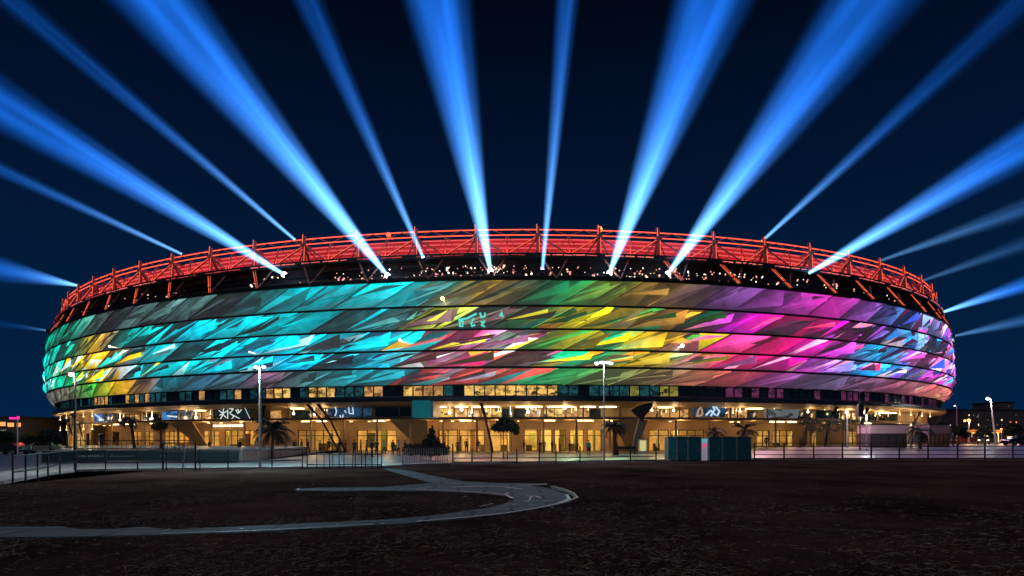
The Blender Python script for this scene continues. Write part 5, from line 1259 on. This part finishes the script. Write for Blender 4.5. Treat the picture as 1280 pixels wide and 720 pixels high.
# ------------------------------------------------------------------ cars
def car(label, x, Y, rz, col, lights='head'):
    t = empty('parked_car', ((x-640)/F*Y, Y, zg((x-640)/F*Y, Y)), rz); tag(t, label, 'car', 'cars parked beside the stadium')
    paint = mat('car_paint_%s' % str(col), col, 0.25, 0.3)
    prof = [(-2.1,0.35),(-2.15,0.7),(-2.0,0.92),(-1.2,1.0),(-0.55,1.38),(0.75,1.42),(1.5,1.02),(2.05,0.95),(2.15,0.6),(2.1,0.35)]
    mb = MB(); ws = [0.82]*10; n = len(prof)
    vs = []
    for sg in (-1, 1):
        for x_, z_ in prof: vs.append((x_, sg*(0.85 if z_ < 1.05 else 0.66), z_))
    mb.add(vs, [tuple(range(n)), tuple(range(n, 2*n))[::-1]]+[(i, n+i, n+(i+1) % n, (i+1) % n) for i in range(n)]); mb.build('body', paint, t)
    mb = MB()
    for sg in (-1, 1): mb.add([(-1.05, sg*0.845, 1.02), (1.35, sg*0.845, 1.03), (0.7, sg*0.69, 1.36), (-0.5, sg*0.69, 1.33)], [(0, 1, 2, 3)])
    mb.add([(-1.2, -0.7, 1.03), (-1.2, 0.7, 1.03), (-0.6, 0.62, 1.37), (-0.6, -0.62, 1.37)], [(0, 1, 2, 3)]); mb.add([(1.52, -0.7, 1.04), (1.52, 0.7, 1.04), (0.82, 0.62, 1.42), (0.82, -0.62, 1.42)], [(0, 3, 2, 1)])
    mb.build('window', M_glassdark, t)
    for x_ in (-1.35, 1.35):
        for sg in (-1, 1):
            mb = MB(); mb.disc((x_, sg*0.78, 0.32), 0.32, 16, (0, 1, 0), 0.2); wl = mb.build('wheel', mat('tyre', (0.02, 0.02, 0.02), 0.8), t)
            mb = MB(); mb.disc((x_, sg*0.89, 0.32), 0.19, 10, (0, 1, 0), 0.03); mb.build('rim', M_fencegrey, wl)
    for sg in (-1, 1):
        mb = MB(); mb.box((-2.12, sg*0.6, 0.72), (0.08, 0.3, 0.14)); mb.build('headlight', glow('headlight_glow', lin((255, 235, 190)), 5) if lights == 'head' else M_white, t)
        mb = MB(); mb.box((2.12, sg*0.6, 0.78), (0.08, 0.26, 0.12)); mb.build('tail_light', glow('tail_glow', lin((255, 40, 30)), 2) if lights == 'tail' else mat('tail_plastic', (0.3, 0.02, 0.02), 0.3), t)
car('dark car side on at the right picture edge', 1273, 88, 0.05, (0.02, 0.02, 0.025), None)
car('grey car with bright headlights behind the leaning white lamp post', 1229, 104, 0.9, (0.3, 0.3, 0.32), 'head')
car('red car far off near the dark trees right of the kiosks', 1205, 112, 0.1, (0.25, 0.03, 0.03), 'tail')
car('pale car parked at the far left under the dark tree', 54, 72, 0.3, (0.45, 0.42, 0.36), None)
car('dark car parked at the left picture edge near the pink sign post', 12, 68, -0.1, (0.03, 0.035, 0.04), None)

# orange lit canopy
Y = 128; t = empty('fuel_canopy', ((1236-640)/F*Y, Y, 0)); tag(t, 'flat canopy lit orange on thin columns, right of the stadium', 'canopy')
mb = MB(); mb.box((0, 2, 3.5), (8, 6, 0.6)); mb.build('canopy_roof', mat('canopy_orange', (0.7, 0.25, 0.05), 0.5, emit=lin((255, 130, 30)), estr=0.7), t)
for x in (-3, 0, 3): mb = MB(); mb.tube([(x, 1, 0), (x, 1, 3.2)], 0.12, 6); mb.build('column', M_white, t)
mb = MB(); mb.box((-1.5, 1, 3.15), (1.6, 1.2, 0.08)); mb.box((1.5, 1, 3.15), (1.6, 1.2, 0.08)); mb.build('canopy_light', glow('canopy_lamp', lin((255, 200, 110)), 8), t)
ld = bpy.data.lights.new('fuel_canopy_light', 'POINT'); ld.energy = 900; ld.color = (1, 0.6, 0.25); lo = bpy.data.objects.new('fuel_canopy_light', ld); COL.objects.link(lo); lo.parent = t; lo.location = (0, 0, 2.6)

# ------------------------------------------------------------------ buildings beyond
def block(name, label, x0, x1, ytop, Y, mtl, wins, roofm=None, depth=12, group=None):
    """wins: rows of (image x, image y, w px, h px, glow material)"""
    a = (x0-640)/F*Y; b_ = (x1-640)/F*Y; H = EYE+(548-ytop)/F*Y; cx = (a+b_)/2
    t = empty(name, (cx, Y, 0)); tag(t, label, 'building', group)
    mb = MB(); mb.box((0, depth/2, H/2), (b_-a, depth, H)); mb.build('wall', mtl, t)
    mb = MB(); mb.box((0, depth/2, H+0.15), (b_-a+0.8, depth+0.8, 0.3)); mb.build('roof', M_roof, t)
    for wx, wy, ww, wh, wm_ in wins:
        X = (wx-640)/F*Y-cx; Z = EYE+(548-wy)/F*Y; W = ww/F*Y; Hh = wh/F*Y
        mb = MB(); mb.box((X, -0.06, Z), (W+0.25, 0.1, Hh+0.25)); fr = mb.build('window', M_steel, t)
        mb = MB(); mb.box((X, -0.13, Z), (W, 0.04, Hh)); mb.build('pane', wm_, fr)
    return t
g_or = glow('window_orange', lin((255, 170, 90)), 1.2); g_wm = glow('window_warm', lin((255, 225, 180)), 1.3); g_dm = glow('window_dim', lin((120, 110, 100)), 0.6); g_gr = glow('window_dull', lin((70, 75, 75)), 0.6)
M_bld = mat('far_wall', (0.10, 0.09, 0.09), 0.8, noise=0.2, nscale=0.2); M_bld2 = mat('far_wall_brown', (0.16, 0.11, 0.09), 0.8, noise=0.2, nscale=0.2)
block('low_building', 'low building with a row of orange windows at the left picture edge', -60, 30, 522, 130, M_bld2, [(3,530,9,5,g_or),(14,531,8,5,g_or),(24,531,5,5,g_or),(5,538,7,2.5,g_dm),(-12,530,9,5,g_or)])
block('low_building', 'dark long building with small white windows touching the left end of the stadium', 28, 72, 525, 145, M_bld, [(32,538,4,3.5,g_wm),(39,538.3,4,3.2,g_wm),(46,538.3,6,3.5,g_wm),(45,534,34,0.8,g_dm),(56,538.5,5,7,g_dm),(34,546,3,2,g_wm),(42,548,4,2,g_dm)])
rw = random.Random(3)
def grid(x0, x1, y0, y1, nx, ny, p):
    out = []
    for j in range(ny):
        for i in range(nx):
            if rw.random() < p: out.append((x0+(x1-x0)*(i+0.5)/nx, y0+(y1-y0)*(j+0.5)/ny, rw.uniform(1.0, 1.8), rw.uniform(1.4, 2.4), rw.choice((g_gr, g_gr, g_gr, g_dm, g_wm))))
    return out
block('apartment_block', 'long dark apartment block with scattered dim windows at the right', 1204, 1300, 513, 200, M_bld, grid(1208, 1290, 516, 540, 14, 4, 0.5), group='dark flats right of the stadium')
block('apartment_block', 'tower block rising above the long dark flats at the right', 1248, 1268, 503, 215, M_bld, grid(1249, 1267, 505, 511, 4, 1, 0.2), group='dark flats right of the stadium')
block('apartment_block', 'dark flats on the slope just right of the stadium rim', 1172, 1204, 512, 210, M_bld2, grid(1176, 1203, 515, 540, 6, 4, 0.4), group='dark flats right of the stadium')
block('low_building', 'low shop front with white light at ground level near the orange canopy', 1190, 1280, 543, 160, M_bld2, [(1226,546,3,4,g_wm),(1233,546,4,3,g_wm),(1200,546,2,2,g_or),(1262,546,8,1.5,g_or),(1275,547,6,1.5,g_or)])
# hillside
mb = MB(); mb.smooth = True; n = 60; vs = []
for i in range(n+1):
    X = 60+i*9.0; ridge = 12+7*mn.noise(Vector((i*0.12, 3.1, 0)))+3*mn.noise(Vector((i*0.5, 1.1, 0)))
    k = min(1, i/6.0)
    for (dy, f_) in ((0, 0), (25, 0.6), (60, 1), (120, 0.9), (200, 0)): vs.append((X, 250+dy, max(-0.5, ridge*f_*k)))
mb.add(vs, [(i*5+j, (i+1)*5+j, (i+1)*5+j+1, i*5+j+1) for i in range(n) for j in range(4)])
tag(mb.build('hills', mat('hill_scrub', (0.03, 0.035, 0.025), 0.95, noise=0.5, nscale=0.05)), 'dark wooded hillside right of the stadium', kind='structure')
mb = MB(); vs = []
for i in range(n+1):
    X = -170-i*9.0; ridge = 7+3*mn.noise(Vector((i*0.15, 8.1, 0)))
    for (dy, f_) in ((0, 0), (25, 0.7), (70, 1), (200, 0)): vs.append((X, 300+dy, max(-0.5, ridge*f_)))
mb.add(vs, [(i*4+j, i*4+j+1, (i+1)*4+j+1, (i+1)*4+j) for i in range(n) for j in range(3)])
tag(mb.build('hills', MATS['hill_scrub']), 'low dark rise at the far left', kind='structure')
# scattered street lights on the slope
for k, (x, y, Y, mm, lab) in enumerate(((1180,533,170,g_wm,'white street light on the slope closest to the stadium rim'),(1187,531,175,M_lampcw,'brighter white street light on the slope beside the stadium rim'),(1192,539,165,g_wm,'small street light low on the slope left of the far lamp post'),(1206,526,180,M_lampor,'orange street light above the short orange headed lamp'),(1264,528,150,M_lampor,'orange street light left of the edge lamp at the right'),(1171,531,168,glow('lamp_red_glow', lin((255, 60, 60)), 4),'red light at the tip of the stadium rim on the right'),(1222,521,185,g_dm,'dim street light before the long dark flats'))):
    h = EYE+(548-y)/F*Y; t = empty('slope_light', ((x-640)/F*Y, Y, 0)); tag(t, lab, 'street light', 'small street lights on the slope')
    mb = MB(); mb.tube([(0, 0, 0), (0, 0, h)], 0.1, 5); mb.build('post', M_steel, t)
    mb = MB(); mb.blob((0, 0, h), 0.3, 0, 0); mb.build('lamp_glass', mm, t)
